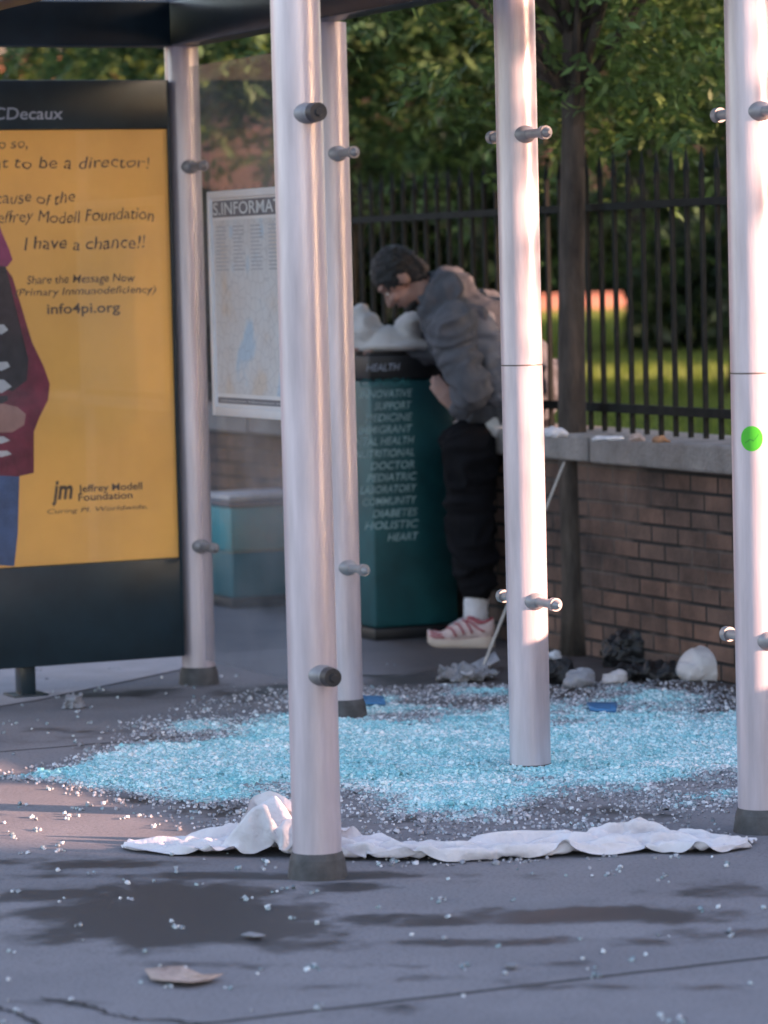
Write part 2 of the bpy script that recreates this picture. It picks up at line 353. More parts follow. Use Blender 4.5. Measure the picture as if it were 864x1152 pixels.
def brick_mat():
    mt, nt, b = newmat('old_brick'); L = nt.links.new
    tc = node(nt, 'ShaderNodeTexCoord'); sx = node(nt, 'ShaderNodeSeparateXYZ'); L(tc.outputs['Object'], sx.inputs[0])
    cb = node(nt, 'ShaderNodeCombineXYZ'); L(sx.outputs['Y'], cb.inputs[0]); L(sx.outputs['Z'], cb.inputs[1])
    br = node(nt, 'ShaderNodeTexBrick', Scale=1.0); L(cb.outputs[0], br.inputs['Vector'])
    br.inputs['Color1'].default_value = (.135, .080, .060, 1); br.inputs['Color2'].default_value = (.098, .066, .054, 1); br.inputs['Mortar'].default_value = (.100, .080, .070, 1)
    br.inputs['Mortar Size'].default_value = .009; br.inputs['Brick Width'].default_value = .21; br.inputs['Row Height'].default_value = .071; br.inputs['Bias'].default_value = .1
    br.inputs['Mortar Smooth'].default_value = .6
    nz = node(nt, 'ShaderNodeTexNoise', Scale=3.0, Detail=6.0, Roughness=.65); L(tc.outputs['Object'], nz.inputs['Vector'])
    gr = ramp(nt, nz.outputs['Fac'], [(.30, (.30, .30, .34)), (.5, (1.1, 1.05, 1.05)), (.68, (1.9, 1.75, 1.7))])
    mx = node(nt, 'ShaderNodeMix', data_type='RGBA', blend_type='MULTIPLY'); mx.inputs[0].default_value = 1; L(br.outputs['Color'], mx.inputs[6]); L(gr, mx.inputs[7])
    # open, dark mortar joints in places
    n2 = node(nt, 'ShaderNodeTexNoise', Scale=1.7, Detail=3.0); L(tc.outputs['Object'], n2.inputs['Vector'])
    th = node(nt, 'ShaderNodeMapRange'); th.inputs['From Min'].default_value = .44; th.inputs['From Max'].default_value = .50; L(n2.outputs['Fac'], th.inputs[0])
    ml = node(nt, 'ShaderNodeMath', operation='MULTIPLY'); L(th.outputs[0], ml.inputs[0]); L(br.outputs['Fac'], ml.inputs[1])
    m2 = node(nt, 'ShaderNodeMix', data_type='RGBA'); L(ml.outputs[0], m2.inputs[0]); L(mx.outputs[2], m2.inputs[6]); m2.inputs[7].default_value = (.022, .019, .019, 1)
    L(m2.outputs[2], b.inputs['Base Color']); b.inputs['Roughness'].default_value = .9
    bp = node(nt, 'ShaderNodeBump', Strength=.7, Distance=.008); bp.invert = True; L(br.outputs['Fac'], bp.inputs['Height'])
    n4 = node(nt, 'ShaderNodeTexNoise', Scale=60.0, Detail=3.0); L(tc.outputs['Object'], n4.inputs['Vector'])
    b2 = node(nt, 'ShaderNodeBump', Strength=.3, Distance=.01); L(n4.outputs['Fac'], b2.inputs['Height']); L(bp.outputs[0], b2.inputs['Normal']); L(b2.outputs[0], b.inputs['Normal'])
    return mt
def map_mat():
    mt, nt, b = newmat('printed_map'); L = nt.links.new
    tc = node(nt, 'ShaderNodeTexCoord'); nz = node(nt, 'ShaderNodeTexNoise', Scale=4.0, Detail=3.0); L(tc.outputs['Object'], nz.inputs['Vector'])
    c = ramp(nt, nz.outputs['Fac'], [(.36, (.42, .54, .66)), (.44, (.60, .60, .62)), (.55, (.58, .56, .57)), (.64, (.60, .52, .47))])
    vo = node(nt, 'ShaderNodeTexVoronoi', Scale=22.0, feature='DISTANCE_TO_EDGE'); L(tc.outputs['Object'], vo.inputs['Vector'])
    r = ramp(nt, vo.outputs['Distance'], [(0, (.80, .80, .82)), (.06, (1, 1, 1))])
    mx = node(nt, 'ShaderNodeMix', data_type='RGBA', blend_type='MULTIPLY'); mx.inputs[0].default_value = 1; L(c, mx.inputs[6]); L(r, mx.inputs[7])
    L(mx.outputs[2], b.inputs['Base Color']); b.inputs['Roughness'].default_value = .5; return mt

# ------------------------------------------------------------------ lettering
def lettering(name, txt, mat, parent, o, xdir, ydir, ndir, width, capht, shear=0.0, jitter=0.0, depth=.0006, bold=0.0, spacing=1.0):
    """flat lettering of given width and cap height; o = left end of the base line (world)"""
    cu = bpy.data.curves.new('t', 'FONT'); cu.body = txt; cu.size = 1; cu.shear = shear; cu.offset = bold; cu.space_character = spacing
    cu.resolution_u = 3; cu.fill_mode = 'FRONT'
    to = bpy.data.objects.new('t', cu); COL.objects.link(to)
    dg = bpy.context.evaluated_depsgraph_get(); dg.update()
    me = bpy.data.meshes.new_from_object(to.evaluated_get(dg)); bpy.data.objects.remove(to)
    co = np.empty(len(me.vertices)*3, np.float32); me.vertices.foreach_get('co', co); co = co.reshape(-1, 3)
    x0, x1 = co[:, 0].min(), co[:, 0].max()
    sx = width/(x1-x0); sy = capht/.70
    out = np.empty_like(co); xd, yd, nd = (np.array(v, float) for v in (xdir, ydir, ndir)); oo = np.array(o, float)
    for i, c in enumerate(co):
        u = (c[0]-x0)*sx; v = c[1]*sy
        if jitter:
            q = Vector((u/capht*.55, 3.1, len(txt)*.7)); v += mn.noise(q)*jitter*capht + mn.noise(Vector((u/capht*2.3, v/capht*2, 9)))*.12*capht
            u += mn.noise(Vector((u/capht*1.7, v/capht*1.7, 5)))*.12*capht
        out[i] = oo+xd*u+yd*v+nd*depth
    me.vertices.foreach_set('co', out.ravel()); me.update()
    return obj(name, me, mat, parent, world=True)

# ================================================================== SETTING: ground
J0 = gnd(236, 1150)
JB, JA = J0.dot(BX), J0.dot(-AX)
W0 = gnd(652, 737)                                            # a point on the wall's foot
def wall_b(p): return (p-W0).dot(BX)                          # signed distance behind the wall face
def smoothstep(a, b, x):
    t = np.clip((x-a)/(b-a), 0, 1); return t*t*(3-2*t)
def build_ground():
    # near paving: a fine sheet carrying the stains, in one mesh with the wide ground around it
    xs = np.concatenate([[-500, -120, -30, -8], np.linspace(-2.6, 2.6, 200), [8, 30, 120, 500]])
    ys = np.concatenate([[-300, -60, 0, 5], np.linspace(7.2, 17.5, 330), [25, 60, 200, 700]])
    X, Y = np.meshgrid(xs, ys); nx, ny = len(xs), len(ys)
    co = np.stack([X, Y, np.zeros_like(X)], -1).reshape(-1, 3)
    me = bpy.data.meshes.new('sidewalk')
    ii = np.arange(nx*ny).reshape(ny, nx)
    f = np.stack([ii[:-1, :-1], ii[:-1, 1:], ii[1:, 1:], ii[1:, :-1]], -1).reshape(-1, 4)
    me.from_pydata(co.tolist(), [], f.tolist())
    Yc = np.maximum(Y, 3)
    px, py = proj(X, Yc, 0*X)
    st = np.zeros_like(px)
    # stains listed where they lie on the paving: centre, half sizes, weight
    for (cx, cy, hx, hy, w) in ((90, 972, 150, 9, .50), (200, 1008, 160, 18, .66), (200, 1036, 210, 34, .70), (90, 1010, 120, 14, .55), (330, 1058, 110, 16, .5), (40, 1060, 70, 10, .25),
                                (480, 1035, 170, 9, .55), (690, 1030, 200, 12, .55), (790, 1003, 120, 11, .45), (390, 998, 60, 6, .5), (560, 990, 120, 5, .3),
                                (230, 900, 110, 9, .45), (300, 985, 330, 6, .5), (600, 1060, 260, 7, .42), (250, 1085, 240, 6, .36), (700, 1110, 170, 6, .36), (330, 1110, 120, 5, .4), (820, 1050, 90, 9, .4), (120, 780, 110, 8, .42), (300, 780, 80, 14, .45), (480, 765, 90, 14, .5), (250, 912, 90, 9, .45), (640, 915, 200, 18, .30), (455, 920, 60, 8, .4), (640, 1085, 120, 5, .3), (480, 1100, 110, 6, .32), (760, 1120, 140, 8, .12),
                                (300, 1120, 160, 5, .1), (420, 1135, 110, 14, .25), (600, 1148, 70, 6, .25), (100, 830, 160, 20, .25), (60, 1128, 80, 5, .28)):
        st = np.maximum(st, w*np.exp(-(((px-cx)/hx)**2+((py-cy)/hy)**2)**1.5))
    wb = (X-W0.x)*BX.x+(Y-W0.y)*BX.y
    soil = smoothstep(-1.35, -.75, wb+.25*np.sin(X*5+Y*3)*.5)*(1-smoothstep(20, 30, np.abs(Y-14)))
    soil = soil*smoothstep(-.2, .3, X+.1)+smoothstep(-.5, -.2, wb)*.7; soil = np.clip(soil, 0, 1)*.9
    for nme, d in (('stain', st), ('soil', soil)):
        a = me.attributes.new(nme, 'FLOAT', 'POINT'); a.data.foreach_set('value', d.astype(np.float32).ravel())
    o = obj('sidewalk', me, pavement_mat((JB, JA)), None, smooth=True); tag(o, kind='structure')
build_ground()
# two irregular cracks running from the paving joint
MT['crack'] = M('crack_dirt', (.03, .03, .034), .95)
def crack(pts, w):
    P = [gnd(x, y, .004) for x, y in pts]; Q = []
    for a, c in zip(P, P[1:]):
        for t in np.linspace(0, 1, 9)[:-1]: Q.append(a.lerp(c, t)+Vector((random.gauss(0, .004), random.gauss(0, .008), 0)))
    Q.append(P[-1]); b = bmesh.new(); n = len(Q); L_ = []
    for i, q in enumerate(Q):
        d = (Q[min(i+1, n-1)]-Q[max(0, i-1)]).normalized(); e = Vector((-d.y, d.x, 0))*w*random.uniform(.5, 1.3)*(1 if 0 < i < n-1 else .2)
        L_.append((b.verts.new(q-e), b.verts.new(q+e)))
    for (a, c), (d, e) in zip(L_, L_[1:]): b.faces.new((a, c, e, d))
    bmesh.ops.recalc_face_normals(b, faces=b.faces); tag(obj('pavement_crack', b, MT['crack']), kind='structure')
crack([(44, 1122), (100, 1130), (122, 1140), (160, 1146), (236, 1150)], .006); crack([(-20, 1128), (14, 1136), (40, 1150), (60, 1165)], .006)
# lawn behind the wall, raised to the height of the wall
LZ = .74
bm = bmesh.new()
c0 = W0+BX*.14
vs = [bm.verts.new(c0+AX*s+BX*t+ZX*LZ) for s, t in ((60, 0), (60, 140), (-160, 140), (-160, 0))]; bm.faces.new(vs)
tag(obj('lawn', bm, MT['lawn']), kind='structure')
# paler sheet below the advertising panel: sunlight on the paving put into its colour
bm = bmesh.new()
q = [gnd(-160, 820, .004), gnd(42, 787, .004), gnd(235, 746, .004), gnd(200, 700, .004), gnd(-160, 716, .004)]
bm.faces.new([bm.verts.new(p) for p in q]); tag(obj('sunlit_paving', bm, MT['strip']), kind='structure')

# ================================================================== brick wall with coping, iron fence
wall = empty('brick_wall', W0, ANG)                              # local x = BX (into the park), local y = -AX
WH, CH = .795, .905
bm = bmesh.new(); bx(bm, (.15, 4, WH/2), (.30, 40, WH)); obj('masonry', bm, brick_mat(), wall)
for i in range(-14, 20):
    bm = bmesh.new(); bx(bm, (.15, i*1.2+.4, (WH+CH)/2), (.40, 1.188, CH-WH), bev=.012)
    bmesh.ops.translate(bm, vec=(random.uniform(-.006, .006), 0, random.uniform(-.004, .004)), verts=bm.verts)
    obj('coping_stone', bm, MT['conc'], wall)
tag(wall, 'low weathered brick wall with pale stone coping along the park edge', 'wall')

fence = empty('iron_fence', W0+BX*.15+ZX*CH, ANG)
tag(fence, 'black iron railing of thin upright pickets standing on the brick wall', 'fence')
bm = bmesh.new(); bx(bm, (0, 10, .10), (.035, 24.1, .035)); obj('rail', bm, MT['iron'], fence)
bm = bmesh.new(); bx(bm, (0, 10, .915), (.035, 24.1, .03)); obj('rail', bm, MT['iron'], fence)
def picket_bm(bm, y):
    bx(bm, (0, y, .52), (.017, .017, 1.04)); cyl(bm, (0, y, 1.04), (0, y, 1.13), .016, .001, 4)
bm = bmesh.new(); picket_bm(bm, 0); pk = obj('picket', bm, MT['iron'], fence)
SP = .119
pk.location = (0, -2.0, 0)
for i in range(1, 96):
    c = pk.copy(); COL.objects.link(c); c.location = (0, -2.0+i*SP, 0)
# ================================================================== bus shelter
BEAM_Z, BEAM_H = 2.46, .17
shelter = empty('bus_shelter', P1, ANG)
tag(shelter, 'bus shelter of pale round posts under a dark roof frame, panes mostly shattered', 'bus shelter')
PR = .065
def make_post(p, cl_dirs, dark_end=False, seam=False):
    rootbm = bmesh.new()
    p = Vector(p)
    Mx = Matrix.Translation(p) @ Matrix.Rotation(ANG, 4, 'Z')
    prof = [(PR*math.cos(t), PR*math.sin(t)) for t in np.linspace(0, 2*math.pi, 49)[:-1]]
    for z0, z1, k in (((.01, 1.279, 1), (1.279, 1.284, .97), (1.284, BEAM_Z, 1)) if seam else ((.01, BEAM_Z, 1),)):
        lo = [rootbm.verts.new(Mx @ Vector((x*k, y*k, z0))) for x, y in prof]; hi = [rootbm.verts.new(Mx @ Vector((x*k, y*k, z1))) for x, y in prof]
        n = len(prof)
        for i in range(n): rootbm.faces.new((lo[i], lo[(i+1) % n], hi[(i+1) % n], hi[i]))
        rootbm.faces.new(lo[::-1]); rootbm.faces.new(hi)
    post = obj('post', rootbm, MT['post'], shelter, smooth=40, world=True)
    if seam: b = bmesh.new(); cyl(b, p+ZX*1.2792, p+ZX*1.2838, PR*.985, n=48); obj('seam_ring', b, MT['seam'], post, smooth=40, world=True)
    b = bmesh.new()
    if seam and p.x < .8: cyl(b, p, p+ZX*.022, .070, PR+.001, 32)       # this foot is buried in the glass
    else: cyl(b, p, p+ZX*.05, .080, .073, 32); cyl(b, p+ZX*.05, p+ZX*.068, .073, PR+.001, 32)
    obj('base_cup', b, MT['cup'], post, smooth=40, world=True)
    for h in (.54, 2.0):
        for d, L in cl_dirs:
            d = Vector(d); o0 = p+ZX*h
            b = bmesh.new()
            ball(b, o0+d*.052, (.036, .036, .030), n=12)
            cyl(b, o0+d*.050, o0+d*L, .015, .014, 20)
            cyl(b, o0+d*(L-.012), o0+d*(L+.012), .021, .021, 20)
            cyl(b, o0+d*(L+.012), o0+d*(L+.035), .016, .006, 16)
            cobj = obj('clamp', b, MT['clamp'], post, smooth=40, world=True)
            if dark_end:
                b = bmesh.new(); cyl(b, o0+d*(L+.012), o0+d*(L+.040), .0265, .024, 20); cyl(b, o0+d*(L+.04), o0+d*(L+.046), .012, .01, 6)
                obj('bolt_cap', b, MT['dark_cap'], post, smooth=40, world=True)
    return post
for p in (P1, P3, P4): make_post(p, ((AX, .19), (-AX, .17)), seam=p is P4)
post5 = make_post(P5, ((AX, .19), (-AX, .17)), seam=True)
make_post(P2, ((AX, .095),), True)
PF = P1 + (P2-P5)                                            # far front corner, left of the picture
make_post(PF, ((AX, .095),), True)
def beam(p, q, z0, h, t, name='roof_beam', mat='navy', bev=.01):
    p, q = Vector(p), Vector(q); d = q-p
    b = bmesh.new(); Mx = Matrix.Translation((p+q)/2+ZX*(z0+h/2)) @ Matrix.Rotation(math.atan2(d.y, d.x), 4, 'Z')
    bx(b, (0, 0, 0), (d.length, t, h), Mx, bev=bev); return obj(name, b, MT[mat], shelter, world=True, smooth=40)
n12 = (P2-P5).normalized()
ext = .12
beam(P1-AX*ext, P5+AX*ext, BEAM_Z, BEAM_H, .12); beam(PF-AX*ext, P2+AX*ext, BEAM_Z, BEAM_H, .12)
beam(P1+n12*.062, PF-n12*.062, BEAM_Z, BEAM_H, .12); beam(P5+n12*.062, P2-n12*.062, BEAM_Z, BEAM_H, .12)
beam(P1+n12*.0-AX*.062, PF-AX*.062, BEAM_Z+BEAM_H+.002, .022, .05, 'roof_trim', 'trim', .004)
beam(P1-AX*ext, P5+AX*ext, BEAM_Z+BEAM_H+.002, .022, .07, 'roof_trim', 'trim', .004)
b = bmesh.new(); Mx = Matrix.Translation(P1+n12*.02+AX*.066+ZX*(BEAM_Z+.09)); ball(b, Mx.translation, (.028, .02, .014)); obj('roof_bolt', b, MT['clamp'], shelter, world=True, smooth=True)
for k in range(3):
    s0, s1 = LEN*k/3+.02, LEN*(k+1)/3-.02
    b = bmesh.new(); q = [P1+AX*s0, P1+AX*s1, PF+AX*s1, PF+AX*s0]
    lo = [b.verts.new(v+ZX*(BEAM_Z+BEAM_H+.03)) for v in q]; hi = [b.verts.new(v+ZX*(BEAM_Z+BEAM_H+.042)) for v in q]
    b.faces.new(lo[::-1]); b.faces.new(hi)
    for i in range(4): b.faces.new((lo[i], lo[(i+1) % 4], hi[(i+1) % 4], hi[i]))
    bmesh.ops.recalc_face_normals(b, faces=b.faces); obj('roof_pane', b, MT['rooft'], shelter, world=True)
def pane(s0, s1, z0, z1, name='glass_pane'):
    b = bmesh.new(); bx(b, (0, -(s0+s1)/2, (z0+z1)/2), (.010, s1-s0, z1-z0))
    return obj(name, b, MT['pane'], shelter)
pane(.09, 1.27-.07, .10, 2.38)
# green round sticker on the right post
so = P5+ZX*0; d5 = (Vector((0, 0, 0))-P5); d5.z = 0; d5.normalize()
sc_c = onplane(845.5, 493.5, P5+d5*PR, d5)
b = bmesh.new(); vc = []
ang0 = math.atan2(d5.y, d5.x)
off = (sc_c-P5).dot(Vector((-d5.y, d5.x, 0)))
def on_post(u, v, r): # wrap on the tube
    a = ang0+math.asin(off/PR)+u/PR; return P5+Vector((math.cos(a), math.sin(a), 0))*r+ZX*(sc_c.z+v)
ring = [[b.verts.new(on_post(.031*k/4*math.cos(t*math.pi/16), .035*k/4*math.sin(t*math.pi/16), PR+.0009)) for t in range(32)] for k in range(1, 5)]
b.faces.new(ring[0])
for k in range(3):
    for t in range(32): b.faces.new((ring[k][t], ring[k+1][t], ring[k+1][(t+1) % 32], ring[k][(t+1) % 32]))
bmesh.ops.recalc_face_normals(b, faces=b.faces)
stk = obj('sticker', b, MT['green_sticker'], post5, world=True, smooth=True); stk['label'] = 'bright green round sticker'
b = bmesh.new(); 
pts = [(-.018, -.012), (-.004, -.002), (.006, -.006), (.020, .012)]
for (u0, v0), (u1, v1) in zip(pts, pts[1:]):
    b.faces.new([b.verts.new(on_post(u, v, PR+.0013)) for u, v in ((u0, v0-.0018), (u1, v1-.0018), (u1, v1+.0018), (u0, v0+.0018))])
obj('sticker_mark', b, MT['sticker_ink'], post5, world=True)

# ================================================================== advertising panel
ad = empty('advertising_display', P1, ANG)
tag(ad, 'dark framed advertising panel with a yellow handwritten poster at the shelter end', 'poster panel')
ADO = P1+AX*.06                                               # the plane of the front face
XD = BX                                                      # reading direction on the face, as seen from us
def adp(x, y, off=0.0): return onplane(x, y, ADO, AX)+AX*off
def tz(x, y):
    p = adp(x, y); return (p-P1).dot(BX), p.z
PW = tz(197, 400)[0]; ZT = tz(90, 145)[1]; ZB = tz(100, 634)[1]
PL = PW-1.19
A_R = tz(205, 700)[0]; A_L = PL-.035; A_T = tz(100, 90)[1]; A_B = tz(100, 746)[1]
def adbox(name, x0, x1, z0, z1, y0, y1, mat, bev=.006):
    b = bmesh.new(); bx(b, ((x0+x1)/2, -(y0+y1)/2, (z0+z1)/2), (x1-x0, abs(y1-y0), z1-z0), bev=bev)
    return obj(name, b, MT[mat], ad, smooth=40)
# y is measured along AX
body = adbox('cabinet', A_L+.004, A_R-.004, A_B+.004, A_T-.004, -.09, .045, 'navy')
adbox('frame_side', PW, A_R, A_B, A_T, -.095, .060, 'navy'); adbox('frame_side', A_L, PL, A_B, A_T, -.095, .060, 'navy')
adbox('header', PL, PW, ZT, A_T, .046, .060, 'navy', .004); adbox('lower_panel', PL, PW, A_B, ZB, .046, .0585, 'navy', .004)
for t in (tz(36, 770)[0], tz(36, 770)[0]-.62):
    adbox('foot', t-.03, t+.03, .0, A_B+.02, -.05, .02, 'navy', .004); adbox('foot_plate', t-.07, t+.07, 0, .012, -.08, .05, 'navy', .003)
poster = adbox('poster', PL+.004, PW-.004, ZB+.003, ZT-.003, .0455, .048, 'poster', 0)
PO = P1+AX*.048
def pline(x0, x1, y, txt, capx, mat='ink', shear=.16, jit=.3, bold=0.0, dx=0, name='lettering', dep=.0015):
    p, q = onplane(x0, y, PO, AX), onplane(x1, y+dx, PO, AX); z = (p.z+q.z)/2
    p.z = z; q.z = z
    return lettering(name, txt, MT[mat], poster, p, XD, ZX, AX, (q-p).dot(XD), capx/290, shear, jit, dep, bold)
pline(-50, 31, 168, 'But I do so,', 12, bold=-.004); pline(-48, 168, 190, 'I want to be a director!', 13, bold=-.004)
pline(-24, 84, 229, 'Because of the', 13, bold=-.004); pline(-10, 173, 249, 'Jeffrey Modell Foundation', 13, bold=-.004)
pline(27, 164, 280, 'I have a chance!!', 14, bold=.0)
pline(30, 152, 318, 'Share the Message Now', 9, jit=.1, bold=.004); pline(17, 175, 331, '(Primary Immunodeficiency)', 8, jit=.1, bold=.004); pline(53, 135, 352, 'info4pi.org', 11, jit=0, shear=0, bold=.014)
pline(58, 82, 561, 'jm', 21, jit=0, shear=.2, bold=.03)
pline(88, 160, 552, 'Jeffrey Modell', 8, jit=0, shear=0, bold=.012); pline(88, 149, 562, 'Foundation', 8, jit=0, shear=0, bold=.012); pline(53, 166, 575, 'Curing PI. Worldwide.', 5, jit=0, shear=.2)
hp = P1+AX*.060
p, q = onplane(-16, 134, hp, AX), onplane(71, 134, hp, AX)
lettering('lettering', 'JCDecaux', MT['greytext'], ad, Vector((p.x, p.y, q.z)), XD, ZX, AX, (q-p).dot(XD), 13/290, .1, 0, .001, .012)
def ppoly(name, pts, mat, dep, lab=None):
    b = bmesh.new(); vs = [b.verts.new(onplane(x, y, PO, AX)+AX*dep) for x, y in pts]
    f = b.faces.new(vs); bmesh.ops.triangulate(b, faces=[f]); bmesh.ops.recalc_face_normals(b, faces=b.faces)
    o = obj(name, b, MT[mat], poster, world=True)
    return o
ppoly('printed_jeans', [(-95, 520), (-90, 630), (16, 637), (20, 600), (22, 530)], 'jeansp', .0006)
ppoly('printed_jacket', [(-110, 330), (-60, 290), (0, 292), (14, 312), (24, 345), (36, 385), (49, 412), (56, 432), (54, 450), (44, 470), (38, 486), (36, 505), (38, 532), (20, 536), (-100, 530), (-118, 440)], 'red', .0010)
ppoly('printed_hair', [(-70, 270), (-10, 268), (4, 290), (12, 325), (20, 365), (32, 405), (30, 428), (14, 440), (-8, 436), (-20, 340), (-50, 330), (-60, 400), (-85, 420)], 'hairp', .0014)
ppoly('printed_hat', [(-60, 240), (-40, 205), (-15, 205), (2, 262), (10, 280), (14, 292), (8, 300), (-4, 299), (-50, 290)], 'magenta', .0018)
ppoly('printed_face', [(-52, 290), (-20, 292), (-16, 320), (-30, 345), (-46, 335)], 'skinp', .0022)
ppoly('printed_hand', [(-14, 456), (4, 454), (20, 458), (29, 466), (27, 478), (14, 486), (-10, 487)], 'skinp', .0018)
for k, (y0, h) in enumerate(((366, 10), (408, 9), (428, 14), (446, 8), (492, 7), (508, 6))):
    ppoly('printed_stripe', [(-30, y0), (4 + 4*(k % 2), y0-1), (9+2*(k % 3), y0+h*.5), (2, y0+h), (-30, y0+h)], 'whitep' if k != 3 else 'hairp', .0022+k*.0001)
adbox('glass_cover', PL+.006, PW-.006, ZB+.005, ZT-.005, .0525, .0555, 'cover', 0)

# ================================================================== information panel on the shelter pane
info = empty('information_board', P1, ANG)
tag(info, 'white framed bus information board with a pale map behind the glass pane', 'notice board')
IN = -BX
IO = P1-BX*.030
def ip(x, y, off=0.0): return onplane(x, y, IO, IN)+IN*off
def isz(x, y):
    p = ip(x, y); return (p-P1).dot(AX), p.z
s0, zt = isz(233, 216); _, zb = isz(240, 467); s1 = s0+.98
def ibox(name, a0, a1, z0, z1, d0, d1, mat, bev=0.0, parent=None):
    b = bmesh.new(); bx(b, (-(d0+d1)/2, -(a0+a1)/2, (z0+z1)/2), (d1-d0, a1-a0, z1-z0), bev=bev)
    return obj(name, b, mat if not isinstance(mat, str) else MT[mat], info, smooth=40)
ibox('backing', s0+.004, s1-.004, zb+.004, zt-.004, .012, .024, 'white_frame')
for (a0, a1, z0, z1) in ((s0, s0+.03, zb, zt), (s1-.03, s1, zb, zt), (s0+.03, s1-.03, zt-.028, zt), (s0+.03, s1-.03, zb, zb+.035)):
    ibox('frame', a0, a1, z0, z1, .008, .034, 'white_frame', .004)
mapo = ibox('map_sheet', s0+.045, s1-.045, zb+.085, zt-.11, .0245, .0262, map_mat())
hd = ibox('header_band', s0+.04, s1-.04, zt-.098, zt-.036, .0245, .0262, 'header')
lettering('lettering', 'S.INFORMATION', MT['lightink'], hd, P1+AX*(s0+.05)-BX*.0262+ZX*(zt-.089), AX, ZX, -BX, .86, .046, 0, 0, .001, .01)
ft = ibox('footer_band', s0+.045, s1-.045, zb+.048, zb+.070, .0245, .0262, 'header')
lettering('lettering', 'information information information', MT['lightink'], ft, P1+AX*(s0+.08)-BX*.0262+ZX*(zb+.054), AX, ZX, -BX, .78, .010, 0, 0, .001)
b = bmesh.new()
for c in range(5):
    for k in range(12):
        w = random.uniform(.08, .125)
        bx(b, (-.0272, -(s0+.07+c*.17+w/2), zt-.135-k*.0145), (.0004, w, .006))
obj('printed_columns', b, M('pale_print', (.42, .42, .46), .6), info)

# ================================================================== teal kiosk
kc = gnd(452, 716)
KW, KD = .40, .34
right = gnd(506, 716)
kiosk = empty('information_kiosk', at(452, 718, 15.42).xy.to_3d(), ANG)
tag(kiosk, 'tall dark teal street cabinet with black top and white service list on its face', 'kiosk')
KH = 1.235
def kbox(name, c, s, mat, bev=.01, parent=kiosk):
    b = bmesh.new(); bx(b, c, s, bev=bev); return obj(name, b, MT[mat], parent, smooth=40)
kbox('plinth', (0, 0, .025), (KW+.02, KD+.02, .05), 'blackp', .008)
kb = kbox('cabinet', (0, 0, .05+(KH-.17)/2), (KW, KD, KH-.17), 'teal', .02)
kbox('head', (0, 0, KH-.065), (KW+.012, KD+.012, .11), 'blackp', .018); kbox('lid', (0, 0, KH-.004), (KW-.02, KD-.02, .012), 'blackp', .004)
KO = kiosk.location + AX*(KD/2)
def kline(x0, x1, y, txt, cap, mat='tealtext', par=kb, off=0.0, bold=.008):
    o_ = KO+AX*off
    p, q = onplane(x0, y, o_, AX), onplane(x1, y, o_, AX); p.z = q.z = (p.z+q.z)/2
    lettering('lettering', txt, MT[mat], par, p, BX, ZX, AX, (q-p).dot(BX), cap/263, .25, 0, .0015, bold)
for i, (t, x0, x1) in enumerate((('INNOVATIVE', 404, 464), ('SUPPORT', 421, 463), ('MEDICINE', 410, 464), ('IMMIGRANT', 403, 464), ('MENTAL HEALTH', 386, 466), ('NUTRITIONAL', 399, 466),
                                 ('DOCTOR', 417, 466), ('PEDIATRIC', 413, 469), ('LABORATORY', 405, 469), ('COMMUNITY', 408, 469), ('DIABETES', 419, 470), ('HOLISTIC', 410, 471), ('HEART', 436, 471))):
    kline(x0, x1, 447+i*13.4, t, 8.5)
dim = M('dim_teal_lettering', (.03, .16, .17), .5)
MT['dimteal'] = dim; kline(405, 463, 434, 'CLINICAL', 8.5, 'dimteal')
kline(412, 450, 417, 'HEALTH', 8, 'greytext', kiosk, .007)

# low teal box further along the wall
tb = empty('newspaper_box', at(288, 672, 17.0).xy.to_3d(), ANG)
tag(tb, 'low teal street box with pale lid seen through the intact glass pane', 'street box')
def tbox(name, c, s, mat, bev=.012):
    b = bmesh.new(); bx(b, c, s, bev=bev); return obj(name, b, MT[mat], tb, smooth=40)
tbox('base', (0, 0, .025), (.39, .35, .05), 'blackp'); tbox('lower_body', (0, 0, .16), (.37, .33, .22), 'teal3'); tbox('upper_body', (0, 0, .375), (.38, .34, .21), 'teal2')
tbox('rim', (0, 0, .495), (.40, .36, .03), 'header'); tbox('lid', (0, 0, .525), (.40, .36, .03), 'bagwhite', .012)

# ================================================================== person
PZ = 15.10
person = empty('person', gnd(545, 722).xy.to_3d())
tag(person, 'person in dark grey hoodie and black trousers bending over the teal kiosk', 'person')
def J(x, y, off=0.0): return at(x, y, PZ+off)
ef = Vector((-.64, 0, -.77)); ec = Vector((-.77, 0, .64)); es = Vector((0, -1, 0))
Hc = J(449, 313, .0)
HM = Matrix((ef, es, ec)).transposed()
bm = bmesh.new()
hp_ = lambda f, s, c: Hc+ef*f+es*s+ec*c
ball(bm, hp_(-.005, 0, .02), (.098, .076, .098), HM); ball(bm, hp_(.035, 0, -.055), (.058, .056, .068), HM); ball(bm, hp_(.055, 0, -.095), (.03, .03, .026), HM)
cap(bm, hp_(.088, 0, .0), hp_(.112, 0, -.04), .010, .015); ball(bm, hp_(.096, 0, -.046), (.016, .019, .012), HM)
ball(bm, hp_(.075, .034, -.035), (.024, .022, .022), HM); ball(bm, hp_(.075, -.034, -.035), (.024, .022, .022), HM); ball(bm, hp_(.082, 0, .03), (.018, .05, .012), HM)
for s in (1, -1): ball(bm, hp_(-.012, s*.078, -.015), (.024, .010, .034), HM, 8)
chain(bm, [(hp_(-.035, 0, -.05), .056), (J(492, 345), .060), (J(512, 362), .085)])
chain(bm, [(J(520, 372), .12), (J(550, 412), .12), (J(572, 450), .11)])
